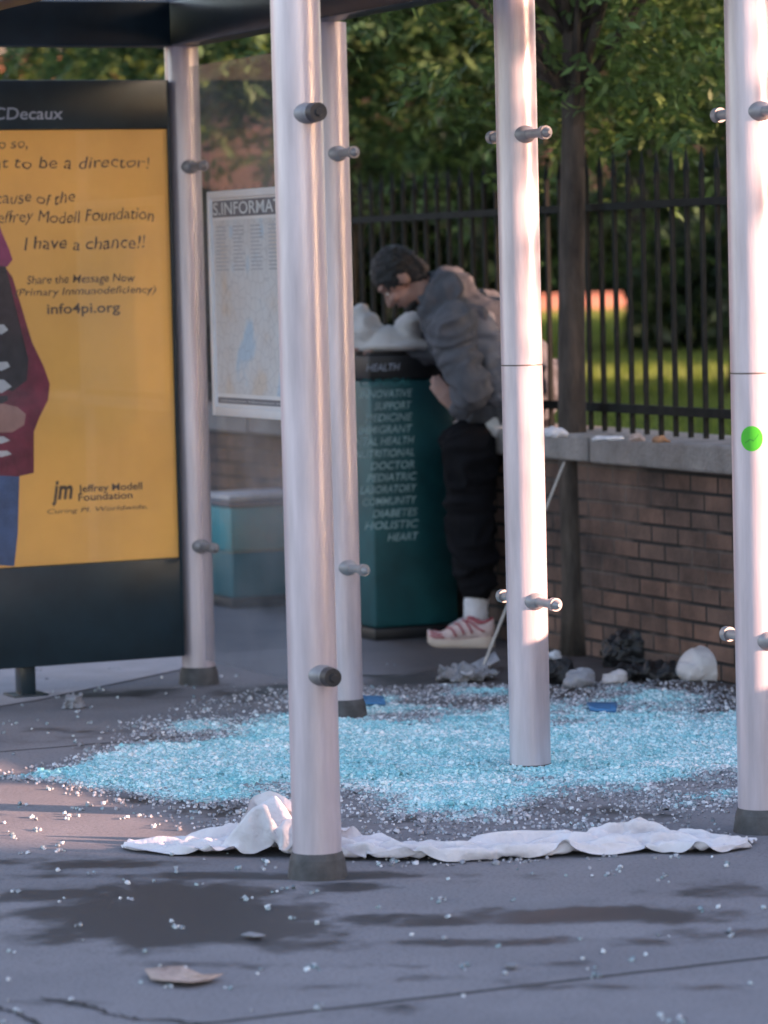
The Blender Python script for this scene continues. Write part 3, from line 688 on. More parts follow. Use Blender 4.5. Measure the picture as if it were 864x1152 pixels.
for s, (a, e, w) in ((-1, ((506, 368, -.19), (534, 440, -.28), (516, 460, -.20))), (1, ((506, 366, .17), (478, 395, .22), (436, 389, .22)))):
    chain(bm, [(J(*a), .052), (J(*e), .042), (J(*w), .030)])
    cap(bm, J(518, 368), J(*a), .075, .06)
def hand(w, d, pn, side, curl=.35):
    """w wrist, d pointing direction, pn palm normal, side towards the thumb"""
    d = d.normalized(); side = (side-d*side.dot(d)).normalized(); pn = d.cross(side)*(1 if d.cross(side).dot(pn) > 0 else -1)
    for k in range(4):
        kx = (k-1.5)*.019
        kn = w+d*(.088-.004*abs(k-1.2))-side*kx
        cap(bm, w+d*.015-side*kx*.6, kn, .014, .012)
        L = (.040, .045, .042, .033)[k]; dd = d; p0 = kn; r = .0095
        for sgm in range(3):
            dd = (dd+pn*curl*(.5+.5*sgm)).normalized(); p1 = p0+dd*L*(1, .68, .52)[sgm]; cap(bm, p0, p1, r, r*.9); r *= .9; p0 = p1
    t0 = w+d*.03+side*.022; t1 = t0+(d*.6+side*.75+pn*.2).normalized()*.042; t2 = t1+(d*.9+side*.25+pn*.3).normalized()*.032; t3 = t2+(d+pn*.3).normalized()*.024
    cap(bm, t0, t1, .015, .012); cap(bm, t1, t2, .0115, .010); cap(bm, t2, t3, .010, .0085)
hw = J(515, 460, -.20)
hand(hw, J(479, 418, -.13)-hw, Vector((0, 1, 0)), Vector((1, 0, 1)), .12)
hw2 = J(436, 389, .22); hand(hw2, Vector((-1, -.1, -.05)), Vector((0, 0, -1)), Vector((0, -1, 0)), .12)
for off, hx in ((-.09, 0), (.10, 40)):
    chain(bm, [(J(536+hx*.8, 500, off), .07), (J(530+hx, 590, off), .055), (J(536+hx, 690, off), .042), (J(533+hx, 712, off), .045)])
body = obj('body', remesh('body', bm, .0062, 3), MT['skin'], person, smooth=True, world=True)
for s in (1, -1):
    b = bmesh.new(); ball(b, hp_(.083, s*.033, -.003), (.006, .013, .006), HM, 8); obj('eye', b, MT['eye'], person, True, True)
b = bmesh.new(); ball(b, hp_(.088, 0, -.075), (.010, .024, .007), HM, 8); obj('mouth', b, MT['lip'], person, True, True)
# hair: a cropped mass over the crown and the back of the head
bm = bmesh.new()
ball(bm, hp_(-.018, 0, .035), (.108, .088, .102), HM, 16); ball(bm, hp_(-.06, 0, -.03), (.062, .078, .07), HM); 
obj('hair', remesh('hair', bm, .007, 3, .012, 26), MT['hair'], person, smooth=True, world=True)
bm = bmesh.new(); ball(bm, hp_(.052, 0, -.112), (.040, .042, .020), HM)
obj('beard', remesh('beard', bm, .006, 2, .008, 40), MT['hair'], person, smooth=True, world=True)
# hoodie
bm = bmesh.new()
chain(bm, [(J(500, 352), .115), (J(528, 372), .185), (J(556, 412), .195), (J(578, 448), .185)])
cap(bm, J(586, 405), J(602, 430), .12, .125); ball(bm, J(548, 362), .13); ball(bm, J(554, 446), .172); ball(bm, J(610, 424), .10); cap(bm, J(585, 420, -.08), J(604, 438, -.04), .11, .10)
ball(bm, J(505, 327), (.115, .13, .10)); ball(bm, J(493, 338), (.085, .115, .075))
chain(bm, [(J(510, 366, -.16), .10), (J(506, 374, -.21), .095), (J(531, 438, -.27), .078), (J(520, 457, -.21), .05)])
chain(bm, [(J(510, 366, .14), .10), (J(506, 372, .19), .09), (J(478, 398, .23), .072), (J(445, 391, .22), .05)])
obj('hoodie', remesh('hoodie', bm, .0095, 5, .030, 7.5), MT['hoodie'], person, smooth=True, world=True)
bm = bmesh.new(); chain(bm, [(J(540, 372, -.11), .09), (J(560, 405, -.13), .10), (J(570, 440, -.13), .095)])
obj('back_panel', remesh('back_panel', bm, .0095, 6, .02, 9), M('pale_grey_jersey', (.17, .168, .19), .9, 0, .15, 12, .3, 200), person, smooth=True, world=True)
bm = bmesh.new(); chain(bm, [(J(572, 462), .125), (J(572, 472), .125)]); cap(bm, J(568, 474, -.05), J(590, 480, .05), .105, .105)
obj('shirt', remesh('shirt', bm, .012, 4, .012, 10), MT['shirt'], person, smooth=True, world=True)
bm = bmesh.new()
cap(bm, J(560, 490), J(588, 478), .13, .14); ball(bm, J(524, 497, -.06), .105); ball(bm, J(540, 488, -.04), .10)
for off, hx in ((-.09, 0), (.10, 42)):
    chain(bm, [(J(528+hx*.8, 506, off), .122), (J(529+hx, 590, off), .102), (J(534+hx, 632, off), .096), (J(537+hx, 654, off), .080)])
obj('trousers', remesh('trousers', bm, .0105, 5, .030, 6.0), MT['trouser'], person, smooth=True, world=True)
for off, hx in ((-.09, 0), (.10, 40)):
    bm = bmesh.new(); chain(bm, [(J(536+hx, 664, off), .052), (J(535+hx, 700, off), .052)])
    obj('sock', remesh('sock', bm, .007, 3, .006, 20), MT['sock'], person, smooth=True, world=True)
def shoe(toe, heel, zbase=0.0):
    toe, heel = Vector((toe.x, toe.y, zbase)), Vector((heel.x, heel.y, zbase)); L = (toe-heel).length; d = (heel-toe)/L; w = Vector((-d.y, d.x, 0))
    N = 26; prof = []
    for i in range(N+1):
        t = i/N
        hw_ = .049*(1-abs(2*t-.9)**4*.3)*min(1, (t/.07)**.5 if t > 0 else 0.15)*min(1, ((1-t)/.05)**.5 if t < 1 else .2)*(1-.16*smoothstep(.35, .6, np.array(t)).item()*1.0+.10*smoothstep(.7, .9, np.array(t)).item())
        st_ = .032+.014*smoothstep(.45, 1.0, np.array(t)).item()
        toe_up = .022*(1-t/.22)**2 if t < .22 else 0
        top = .066+(.062*smoothstep(.12, .62, np.array(t)).item()) - .016*smoothstep(.66, .82, np.array(t)).item() + .012*smoothstep(.85, 1.0, np.array(t)).item()
        prof.append((t, max(hw_, .012), st_, toe_up, top))
    def loft(rows):
        b = bmesh.new(); rg = []
        for c, ptsr in rows: rg.append([b.verts.new(heel*0+toe+d*(c*L)+w*u+ZX*v) for u, v in ptsr])
        n = len(rg[0])
        for a, e in zip(rg, rg[1:]):
            for k in range(n): b.faces.new((a[k], a[(k+1) % n], e[(k+1) % n], e[k]))
        b.faces.new(rg[0][::-1]); b.faces.new(rg[-1]); bmesh.ops.recalc_face_normals(b, faces=b.faces); return b
    so_ = [(t, [(-h*.9, u+.0), (h*.9, u), (h*1.06, u+.012), (h*1.04, s+u*.6), (-h*1.04, s+u*.6), (-h*1.06, u+.012)]) for t, h, s, u, tp in prof]
    up_ = [(t, [(h*.98*math.cos(k*math.pi/8), s+u*.6-.006+(tp-s)*math.sin(k*math.pi/8)**.75) for k in range(9)]) for t, h, s, u, tp in prof]
    up = obj('shoe', loft(up_), MT['upper'], person, smooth=True, world=True)
    obj('sole', loft(so_), MT['sole'], up, smooth=50, world=True)
    b = bmesh.new()
    def surf(t, k, r=.002):
        i = min(N, max(0, t*N)); i0 = int(i); f = i-i0; q0, q1 = prof[i0], prof[min(N, i0+1)]
        g = [q0[j]*(1-f)+q1[j]*f for j in range(5)]; a = k*math.pi/8
        return toe+d*(t*L)+w*((g[1]*.98+r)*math.cos(a))+ZX*(g[2]+g[3]*.6-.006+(g[4]-g[2]+r)*max(0, math.sin(a))**.75)
    for side in (1, -1):
        kk = (lambda k: k) if side == 1 else (lambda k: 8-k)
        for (t0, k0, t1, k1) in ((.30, 3.6, .48, .4), (.42, 3.4, .60, .5), (.54, 3.3, .72, .6), (.62, 2.6, .90, .8), (.08, 1.2, .30, .6), (.06, 2.6, .26, 1.4)):
            tube(b, [surf(t0+(t1-t0)*j/6, kk(k0+(k1-k0)*j/6)) for j in range(7)], .0045, 6)
        tube(b, [surf(.62+.36*j/6, kk(3.6-.9*math.sin(j/6*math.pi)), .004) for j in range(7)], .006, 6)
    obj('overlay', b, MT['shoered'], up, smooth=True, world=True)
    b = bmesh.new()
    for j in range(5): tube(b, [surf(.36+.06*j+.012*math.sin(q), 2.6+.47*q, .004) for q in range(7)], .0035, 6)
    obj('lace', b, MT['sock'], up, smooth=True, world=True)
shoe(gnd(482, 727), gnd(556, 728)); t_ = gnd(559, 716); shoe(t_, t_+Vector((.19, -.21*-1*.75, 0)))

# cream cloth bag slumped on the kiosk top
bag = bmesh.new()
kt = kiosk.location
def K(x, y, off=0.0): return at(x, y, kt.y+off)
ball(bag, K(412, 374, -.08), (.085, .10, .09)); ball(bag, K(404, 358, -.06), (.05, .08, .06)); ball(bag, K(438, 382, -.10), (.12, .11, .055)); ball(bag, K(462, 372, -.10), (.068, .10, .088)); ball(bag, K(446, 388, -.12), (.17, .10, .035))
mb = remesh('cloth_bag', bag, .0075, 5, .018, 7)
zmin = KH+.003
for v in mb.vertices: v.co.z = max(v.co.z, zmin)
tag(obj('cloth_bag', mb, MT['cream'], None, smooth=True), 'slumped cream cloth bag lying on top of the teal kiosk', 'bag')

# ================================================================== broken glass
def interp(x, xs, ys): return np.interp(x, xs, ys)
def fnoise(X, Y, s, seed=0):
    out = np.empty(X.shape); it = np.nditer(X, flags=['multi_index'])
    Xf, Yf, of = X.ravel(), Y.ravel(), out.ravel()
    for i in range(len(Xf)): of[i] = mn.fractal(Vector((Xf[i]*s, Yf[i]*s, seed)), .9, 2.1, 4)
    return of.reshape(X.shape)
GX = (20, 60, 150, 250, 350, 450, 550, 650, 750, 830, 900); GYC = (874, 872, 864, 856, 852, 852, 850, 846, 842, 842, 842); GHW = (5, 12, 26, 38, 54, 62, 58, 50, 46, 44, 20)
def density(X, Y):
    px, py = proj(X, Y, 0*X)
    yc, hw = interp(px, GX, GYC), interp(px, GX, GHW)
    n = fnoise(X, Y, 2.6, 1.0)
    d = 1-np.abs(py-yc)/hw + n*.75
    d = np.where(px < 120, d-.9*(1-np.clip((px-20)/100, 0, 1)), d); d = np.where(px > 905, -1, d)
    return d, px, py
def broken_glass():
    gx = np.linspace(-1.5, 1.75, 190); gy = np.linspace(9.3, 13.6, 230); X, Y = np.meshgrid(gx, gy)
    D, px, py = density(X, Y); core = smoothstep(.05, .55, D)
    Zm = smoothstep(.55, 1.0, core)*(.018+.014*fnoise(X, Y, 9, 4.0))+.001
    # mound sheet
    nx, ny = len(gx), len(gy); ii = np.arange(nx*ny).reshape(ny, nx)
    f = np.stack([ii[:-1, :-1], ii[:-1, 1:], ii[1:, 1:], ii[1:, :-1]], -1).reshape(-1, 4)
    keep = (core.ravel()[f].min(1) > .6); f = f[keep]
    used = np.unique(f); remap = -np.ones(nx*ny, int); remap[used] = np.arange(len(used))
    Vm = np.stack([X, Y, Zm], -1).reshape(-1, 3)[used]; f = remap[f]
    # cubes
    N = 760000
    cx = RNG.uniform(-1.45, 1.6, N); cy = RNG.uniform(9.4, 13.5, N)
    # quick lookup of density by nearest grid sample
    ix = np.clip(((cx-gx[0])/(gx[1]-gx[0])).round().astype(int), 0, nx-1); iy = np.clip(((cy-gy[0])/(gy[1]-gy[0])).round().astype(int), 0, ny-1)
    d = D[iy, ix]; inside = (cx > gx[0]) & (cx < gx[-1]) & (cy > gy[0]) & (cy < gy[-1]); d = np.where(inside, d, -2)
    zc = Zm[iy, ix]
    prob = .60*smoothstep(-.35, .75, d)+np.where(d > -1.2, .035*np.maximum(0, 1.2+d), .0)
    k = RNG.random(N) < prob
    cx, cy, d, zc = cx[k], cy[k], d[k], zc[k]; n = len(cx)
    s = RNG.uniform(.0020, .0048, n)*np.where(RNG.random(n) < .05, 1.7, 1)
    dense = smoothstep(-.15, .35, d+RNG.normal(0, .12, n))
    return Vm, f, cx, cy, np.where(d > .2, zc, 0)*RNG.random(n)**.7*.7+s*.6, s, dense
def cubes_mesh(cx, cy, cz, s, dense, Vm=None, fm=None, name='broken_glass', dm=1.0):
    n = len(cx)
    base = np.array([(x, y, z) for x in (-1, 1) for y in (-1, 1) for z in (-.8, .8)], float)
    ax = RNG.uniform(0, 2*np.pi, n); tl = RNG.normal(0, .45, n); tl2 = RNG.normal(0, .45, n)
    ca, sa = np.cos(ax), np.sin(ax); ct, st = np.cos(tl), np.sin(tl); cu, su = np.cos(tl2), np.sin(tl2)
    P = base[None]*(1+RNG.normal(0, .18, (n, 8, 3)))*s[:, None, None]
    x, y, z = P[..., 0], P[..., 1], P[..., 2]
    y, z = y*ct[:, None]-z*st[:, None], y*st[:, None]+z*ct[:, None]
    x, z = x*cu[:, None]-z*su[:, None], x*su[:, None]+z*cu[:, None]
    x, y = x*ca[:, None]-y*sa[:, None], x*sa[:, None]+y*ca[:, None]
    V = np.stack([x+cx[:, None], y+cy[:, None], z+cz[:, None]], -1).reshape(-1, 3)
    fq = np.array([(0, 1, 3, 2), (4, 6, 7, 5), (0, 4, 5, 1), (2, 3, 7, 6), (1, 5, 7, 3)])
    Fc = (fq[None]+8*np.arange(n)[:, None, None]).reshape(-1, 4); dv = np.repeat(dense, 8)
    if Vm is not None:
        Fc = np.concatenate([Fc, fm+len(V)]); V = np.concatenate([V, Vm]); dv = np.concatenate([dv, np.full(len(Vm), dm)])
    me = bpy.data.meshes.new(name); nq = len(Fc)
    me.vertices.add(len(V)); me.vertices.foreach_set('co', V.astype(np.float32).ravel())
    me.loops.add(nq*4); me.loops.foreach_set('vertex_index', Fc.astype(np.int32).ravel())
    me.polygons.add(nq); me.polygons.foreach_set('loop_start', np.arange(0, nq*4, 4, dtype=np.int32)); me.update(calc_edges=True)
    a = me.attributes.new('dense', 'FLOAT', 'POINT'); a.data.foreach_set('value', dv.astype(np.float32)); return me
Vm, fm, cx, cy, cz, s, dn = broken_glass()
tag(obj('broken_glass', cubes_mesh(cx, cy, cz, s, dn), MT['cube']), kind='stuff')
# loose crumbs in little clumps over the paving
cl = []
for _ in range(330):
    if random.random() < .30: px, py = random.uniform(-40, 900), 960+random.random()**1.6*190
    elif random.random() < .6: px, py = random.uniform(-30, 340), random.uniform(742, 960)
    else: px, py = random.uniform(430, 860), random.uniform(745, 940)
    p = gnd(px, py); k = random.choice((1, 1, 1, 2, 3, 5)) if py > 960 else random.choice((1, 1, 2, 4))
    for j in range(k): cl.append((p.x+random.gauss(0, .009), p.y+random.gauss(0, .02), random.uniform(.0025, .0055)))
cl = np.array(cl); tag(obj('glass_crumbs', cubes_mesh(cl[:, 0], cl[:, 1], cl[:, 2]*.8, cl[:, 2], RNG.uniform(0, .25, len(cl)), name='glass_crumbs'), MT['cube']), kind='stuff')

# ================================================================== white sheet lying crumpled on the paving
def white_sheet():
    co = FOLDS
    xmin, xmax = co[..., 0].min(), co[..., 0].max()
    front = co[..., 1].min(1); ker = np.ones(25)/25; front = np.convolve(np.pad(front, 12, mode='edge'), ker, 'valid')
    bx_ = (128, 150, 200, 240, 270, 330, 400, 460, 560, 650, 700, 760, 800, 830, 850); by = (958, 961, 963, 964, 965, 967, 969, 971, 970, 965, 962, 960, 962, 959, 957)
    verts = []
    for i in range(CNX):
        for j in range(CNY):
            x, y, z = co[i, j]; u = (x-xmin)/(xmax-xmin); px = 130+718*u
            f0 = gnd(px, np.interp(px, bx_, by)); d = (y-front[i])*.62
            verts.append((f0.x+.2*d, f0.y+d, max(.004, (z-.005)*(1.0+1.0*math.exp(-((px-275)/75)**2)+.2*math.exp(-((px-600)/200)**2)))))
    faces = [(i*CNY+j, (i+1)*CNY+j, (i+1)*CNY+j+1, i*CNY+j+1) for i in range(CNX-1) for j in range(CNY-1)]
    me = bpy.data.meshes.new('bed_sheet'); me.from_pydata(verts, [], faces)
    o = obj('bed_sheet', me, MT['cloth'], None, smooth=True)
    o.modifiers.new('s', 'SUBSURF').render_levels = 1
    tag(o, 'long crumpled white cloth lying across the pavement in front of the broken glass', 'cloth')
white_sheet()

# ================================================================== litter
def lump(name, px, py, w, h, dep, mat, label, cat, wr=.02, wf=9, group=None):
    """a crumpled bag: pixel = centre of its foot"""
    p = gnd(px, py); b = bmesh.new()
    ball(b, p+ZX*h*.35, (w*.5, dep*.5, h*.6)); ball(b, p+Vector((w*.18, 0, h*.45)), (w*.3, dep*.4, h*.55)); ball(b, p+Vector((-w*.25, -dep*.1, h*.25)), (w*.28, dep*.4, h*.4))
    me = remesh(name, b, max(.003, w*.022), 3, wr*1.3, wf)
    ns = [v.normal.copy() for v in me.vertices]
    for v, nn in zip(me.vertices, ns):                          # sharp creases of thin film
        q = v.co*(wf*2.1); q += mn.noise_vector(q*.5)*.8; d1 = mn.voronoi(q)[0]; v.co += nn*wr*.8*(min(.5, d1[1]-d1[0])-.2)
    for v in me.vertices: v.co.z = max(v.co.z, .003)
    return tag(obj(name, me, MT[mat], None, smooth=True), label, cat, group)
lump('trash_bag', 718, 748, .27, .15, .2, 'bagblack', 'black rubbish bag slumped against the brick wall', 'bag', .03)
lump('trash_bag', 735, 764, .34, .06, .16, 'bagblack', 'flattened black plastic sheet in front of the black rubbish bag', 'bag', .03)
lump('plastic_bag', 797, 764, .23, .135, .18, 'bagwhite', 'rounded white plastic bag of rubbish beside the right post', 'bag', .010, 7)
lump('plastic_bag', 692, 769, .10, .05, .09, 'bagwhite', 'small white crumpled bag between the grey bag and black sheet', 'bag', .008)
lump('plastic_bag', 652, 774, .11, .075, .09, 'baggrey', 'small grey see-through bag lying left of the small white bag', 'bag', .012)
lump('trash_bag', 626, 768, .16, .085, .14, 'bagblack', 'small black bag right behind the sunlit middle post', 'bag', .02)
lump('plastic_bag', 82, 797, .07, .05, .06, 'baggrey', 'crumpled clear plastic scrap on the paving below the advertising panel', 'litter', .02, 22)
lump('paper_heap', 524, 765, .22, .055, .16, 'greypaper', 'heap of grey crumpled paper below the pink shoe', 'paper', .03, 14)
lump('rubbish_clod', 762, 738, .08, .05, .07, 'greypaper', 'small grey rubbish lump between the black and white bags', 'litter', .015, 18)
def sheetlet(name, pts, th, mat, label, cat, curl=.0, base=None, Yd=None):
    """thin real sheet: outline points on the ground (pixels), thickened"""
    P = [gnd(x, y) for x, y in pts]; c = sum(P, Vector())/len(P); b = bmesh.new(); n = len(P)
    rings = []
    for k in (0, .5, 1):
        rr = []
        for i, p in enumerate(P):
            q = c.lerp(p, k) if k else None
            if k == 0: continue
            d = (p-c).length*k
            z = .004+curl*(k**2)*(0.6+.8*mn.noise(Vector((i*1.3, k, len(label)))))
            rr.append(b.verts.new((q.x, q.y, max(.003, z))))
        if rr: rings.append(rr)
    cv = b.verts.new((c.x, c.y, .005+curl*.1))
    for i in range(n):
        b.faces.new((cv, rings[0][i], rings[0][(i+1) % n])); b.faces.new((rings[0][i], rings[1][i], rings[1][(i+1) % n], rings[0][(i+1) % n]))
    bmesh.ops.recalc_face_normals(b, faces=b.faces)
    r = bmesh.ops.solidify(b, geom=b.faces[:], thickness=th)
    return tag(obj(name, b, MT[mat], None, smooth=True), label, cat)
sheetlet('fallen_leaf', [(163, 1098), (180, 1096), (205, 1098), (228, 1103), (252, 1102), (236, 1108), (215, 1113), (190, 1111), (170, 1106)], .002, 'leaf_dry', 'large pale dry leaf on the pavement near the bottom of the view', 'leaf', .018)
sheetlet('cardboard_strip', [(516, 765), (556, 748), (563, 752), (524, 771)], .006, 'paper', 'white strip of card lying on the grey paper heap', 'card', .05)
sheetlet('plastic_tray', [(660, 796), (695, 796), (693, 804), (664, 803)], .010, 'blue', 'flat blue plastic scrap behind the broken glass by the middle post', 'litter', .01)
sheetlet('plastic_wrapper', [(408, 788), (432, 789), (434, 797), (410, 796)], .008, 'blue', 'small blue wrapper beside the foot of the post with the kiosk behind', 'litter', .012)
for x, y, r, mt_, lab in ((575, 1090, 8, 'greypaper', 'tiny grey scrap on the pavement joint'), (285, 1056, 14, 'greypaper', 'dark grey scrap in the damp stain left of the front post')):
    sheetlet('fallen_leaf' if 'leaf' in mt_ else 'paper_scrap', [(x-r, y), (x-r*.3, y-3), (x+r*.6, y-2), (x+r, y+1), (x+r*.2, y+3)], .002, mt_, lab, 'leaf' if 'leaf' in mt_ else 'paper', .008)
# a few crushed scraps along the wall foot
labs = ('pale scrap under the black rubbish bag', 'crushed paper cup between black bag and white bag', 'tan scrap at the left of the rounded white bag', 'crumpled tissue beside the flattened black sheet', 'white scrap just behind the sunlit middle post')
for (x, y, mt_), lab in zip(((676, 738, 'paper'), (741, 750, 'leaf_dry'), (764, 756, 'leaf_dry'), (712, 762, 'paper'), (622, 742, 'paper')), labs):
    lump('litter_scrap', x, y, .06, .03, .05, mt_, lab, 'litter', .012, 30)
# things on the coping
def on_coping(px, py, w, h, mat, name, label, cat, wr=.01):
    p = gnd(px, py, CH+.004); b = bmesh.new(); ball(b, p+ZX*h*.4, (w*.5, w*.4, h*.6)); ball(b, p+Vector((w*.3, 0, h*.3)), (w*.3, w*.3, h*.4))
    me = remesh(name, b, max(.003, w*.05), 2, wr, 22)
    for v in me.vertices: v.co.z = max(v.co.z, CH+.005)
    return tag(obj(name, me, MT[mat], None, smooth=True), label, cat)
on_coping(622, 493, .10, .045, 'paper', 'paper_napkin', 'white crumpled napkin on the coping between middle post and tree trunk', 'paper')
on_coping(682, 496, .12, .02, 'paper', 'paper_sheet', 'flat pale paper on the coping right of the tree trunk', 'paper')
on_coping(716, 497, .05, .03, 'leaf_dry', 'fallen_leaf', 'tan dry leaf on the coping right of the pale paper', 'leaf')
on_coping(743, 498, .06, .025, 'leaf_dry2', 'fallen_leaf', 'russet dry leaf on the coping furthest right', 'leaf')
# thin pale stick leaning by the wall
b = bmesh.new(); p0, p1 = at(607, 590, 14.2), at(634, 522, 14.35); d_ = (p0-p1); p0 = p1+d_*(p1.z/(p1.z-p0.z)); cyl(b, p0, p1, .006, .005, 10); cyl(b, p1, p1+(p1-p0).normalized()*.012, .005, .002, 10)
tag(obj('cane', b, M('pale_stick', (.5, .46, .42), .6), None, smooth=40), 'thin pale stick leaning on the wall behind the middle post', 'stick')

# ================================================================== trees
def tree(name, base, trunk_h, r0, crown_c, crown_r, nclump, nleaf, ls, leafm, label, group=None, lean=(0, 0), droop=.5, seed=1, barkm='bark', fill=.35):
    rng = np.random.default_rng(seed); rnd = random.Random(seed)
    base = Vector(base); root = empty(name, base); tag(root, label, 'tree', group)
    cc = Vector(crown_c); cr = Vector(crown_r)
    top = Vector((lean[0], lean[1], trunk_h))
    b = bmesh.new()
    pts = [Vector((0, 0, -.02)).lerp(top, t)+Vector((math.sin(t*5+seed)*.006*trunk_h, 0, 0)) for t in np.linspace(0, 1, 12)]
    tube(b, pts, [r0*(1.35-.35*min(1, t*9))*(1-.35*t) for t in np.linspace(0, 1, 12)], 14)
    clumps = []
    for i in range(nclump):
        while True:
            v = Vector((rnd.uniform(-1, 1), rnd.uniform(-1, 1), rnd.uniform(-1, 1)))
            if fill < v.length < 1: break
        clumps.append(cc+Vector((v.x*cr.x, v.y*cr.y, v.z*cr.z)))
    start = pts[-1]
    for i, c in enumerate(clumps):
        if i % 3 == 0 or nclump < 30:
            s_ = pts[rnd.randint(8, 11)]; mid = s_.lerp(c, .5)+Vector((0, 0, .15*(c-s_).length))
            tube(b, [s_, s_.lerp(mid, .5)+Vector((0, 0, .03)), mid, mid.lerp(c, .6), c], [r0*.38, r0*.28, r0*.2, r0*.12, r0*.05], 6)
    obj('trunk', b, MT[barkm], root, smooth=True)
    # foliage: sprays of narrow leaflets hanging from clump centres
    nsp = nleaf//8
    ci = rng.integers(0, nclump, nsp); C = np.array([tuple(c) for c in clumps])[ci]
    cs = float(min(cr))*.24*rng.uniform(.6, 1.3, nclump)[ci]
    sp = C+rng.normal(0, 1, (nsp, 3))*cs[:, None]*np.array([1, 1, .75])
    az = rng.uniform(0, 2*np.pi, nsp); dz = -droop+rng.normal(0, .35, nsp)
    dirs = np.stack([np.cos(az), np.sin(az), dz], -1); dirs /= np.linalg.norm(dirs, axis=1)[:, None]
    Vs = []
    side = np.cross(dirs, np.array([0, 0, 1.0])); side /= np.linalg.norm(side, axis=1)[:, None]+1e-6
    upv = np.cross(side, dirs)
    roll = rng.normal(0, .6, nsp); side2 = side*np.cos(roll)[:, None]+upv*np.sin(roll)[:, None]
    for k in range(8):
        t = (k//2)*.9+.4; sg = 1 if k % 2 else -1
        o_ = sp+dirs*(t*ls*.55)[..., None] if hasattr(t, 'shape') else sp+dirs*(t*ls*.55)
        ld = dirs*.75+side2*sg*.65+rng.normal(0, .18, (nsp, 3)); ld /= np.linalg.norm(ld, axis=1)[:, None]
        wd = np.cross(ld, upv+rng.normal(0, .3, (nsp, 3))); wd /= np.linalg.norm(wd, axis=1)[:, None]+1e-6
        ll = ls*rng.uniform(.8, 1.3, nsp)[:, None]; ww = ls*.21
        Vs.append(np.stack([o_, o_+ld*ll*.45+wd*ww, o_+ld*ll, o_+ld*ll*.45-wd*ww], 1))
    V = np.concatenate(Vs, 0).reshape(-1, 3); n = len(V)//4
    obj('crown', quadmesh('crown', V, n), MT[leafm], root)
    return root
def copy_tree(o, p, rz, label, sc=1.0):
    c = o.copy(); COL.objects.link(c); c.location = p; c.rotation_euler = (0, 0, rz); c.scale = (sc, sc, sc); c['label'] = label
    for ch in o.children:
        d = ch.copy(); COL.objects.link(d); d.parent = c
    return c
GRP = 'trees in the park behind the fence'
tp = gnd(653, 736); tp = Vector((tp.x, tp.y, 0))
tree('street_tree', tp, 2.75, .066, (0, .35, 3.25), (1.75, 1.25, .95), 64, 42000, .062, 'leafA', 'slim dark trunked tree standing in front of the brick wall', lean=(.01, .05), seed=3)
tree('park_tree', at(386, 600, 20.5).xy.to_3d()+ZX*LZ, 2.6, .13, (.3, 0, 2.75), (2.5, 2.0, 1.5), 60, 42000, .085, 'leafB', 'leafy park tree behind the fence above the bending person', GRP, seed=5, barkm='bark2')
tree('park_tree', at(846, 600, 21.5).xy.to_3d()+ZX*LZ, 2.7, .13, (-.2, 0, 2.75), (2.2, 2.0, 1.6), 60, 42000, .085, 'leafB', 'leafy park tree behind the fence beside the right post', GRP, seed=8, barkm='bark2')
far = tree('park_tree', Vector((-2.3, 27.5, LZ)), 3.2, .16, (0, 0, 4.2), (2.6, 2.4, 2.1), 60, 26000, .15, 'leafC', 'bright park tree showing under the roof beam at the left', GRP, seed=11, barkm='bark2')
for x, y, sc_, rz, lab in ((2.5, 33, 1.25, 1.0, 'dark park tree showing between the middle and right posts'), (-.3, 36, 1.3, 2.2, 'dark park tree far behind the bending person'), (5.5, 38, 1.4, 3.0, 'dark park tree far behind the right post'),
                           (-4.6, 38, 1.25, 4.0, 'park tree behind the left end of the roof beam'), (1.6, 70, 1.8, 5.0, 'far park tree behind the hedge, showing left of the slim trunk'), (7.0, 74, 1.9, .5, 'far park tree behind the hedge at the right'),
                           (-4.5, 72, 1.8, 2.7, 'far park tree behind the hedge, showing above the person'), (-9.5, 70, 1.8, 1.7, 'far park tree beside the orange brick house')):
    copy_tree(far, (x, y, LZ), rz, lab, sc_)
tree('park_tree', (9.3, 7.45, LZ), 3.2, .12, (0, 0, 4.1), (1.8, 1.7, 1.4), 40, 7000, .12, 'leafB', 'park tree beyond the fence outside the right edge, dappling the posts', GRP, seed=21, barkm='bark2')
# dense dark hedge across the back of the lawn
def hedge(name, x0, x1, y, h, d, n, ls, label, seed):
    rng = np.random.default_rng(seed); c = rng.uniform(0, 1, (n, 3)); c[:, 2] = c[:, 2]**.7
    hz = h*(.8+.2*np.sin(c[:, 0]*23+seed)+.12*np.sin(c[:, 0]*57))
    P = np.stack([x0+(x1-x0)*c[:, 0], y+d*(c[:, 1]-.5), c[:, 2]*hz], -1)
    a = rng.normal(0, 1, (n, 3)); a /= np.linalg.norm(a, axis=1)[:, None]; bq = np.cross(a, rng.normal(0, 1, (n, 3))); bq /= np.linalg.norm(bq, axis=1)[:, None]
    s_ = ls*rng.uniform(.6, 1.4, n)[:, None]
    V = np.stack([P-a*s_, P+bq*s_*.55, P+a*s_, P-bq*s_*.55], 1).reshape(-1, 3)
    me = quadmesh(name, V, n); me.transform(Matrix.Translation((0, 0, LZ)))
    return tag(obj(name, me, MT['leafH'], None), label, 'hedge')
hedge('hedge', -13, 13, 64, 3.6, 2.2, 26000, .22, 'tall dark hedge across the far end of the lawn', 2)
hedge('shrub', 2.2, 4.4, 31, 1.35, 1.2, 5000, .10, 'dark shrub on the lawn at the right, behind the fence', 4)
hedge('shrub', -2.6, .6, 21.0, 1.25, .9, 7000, .085, 'dark shrub behind the fence at the person\'s head', 6)
hedge('shrub', -6.2, -1.7, 24.5, 1.9, 1.2, 9000, .11, 'dark shrub behind the fence, seen through the intact pane', 7)
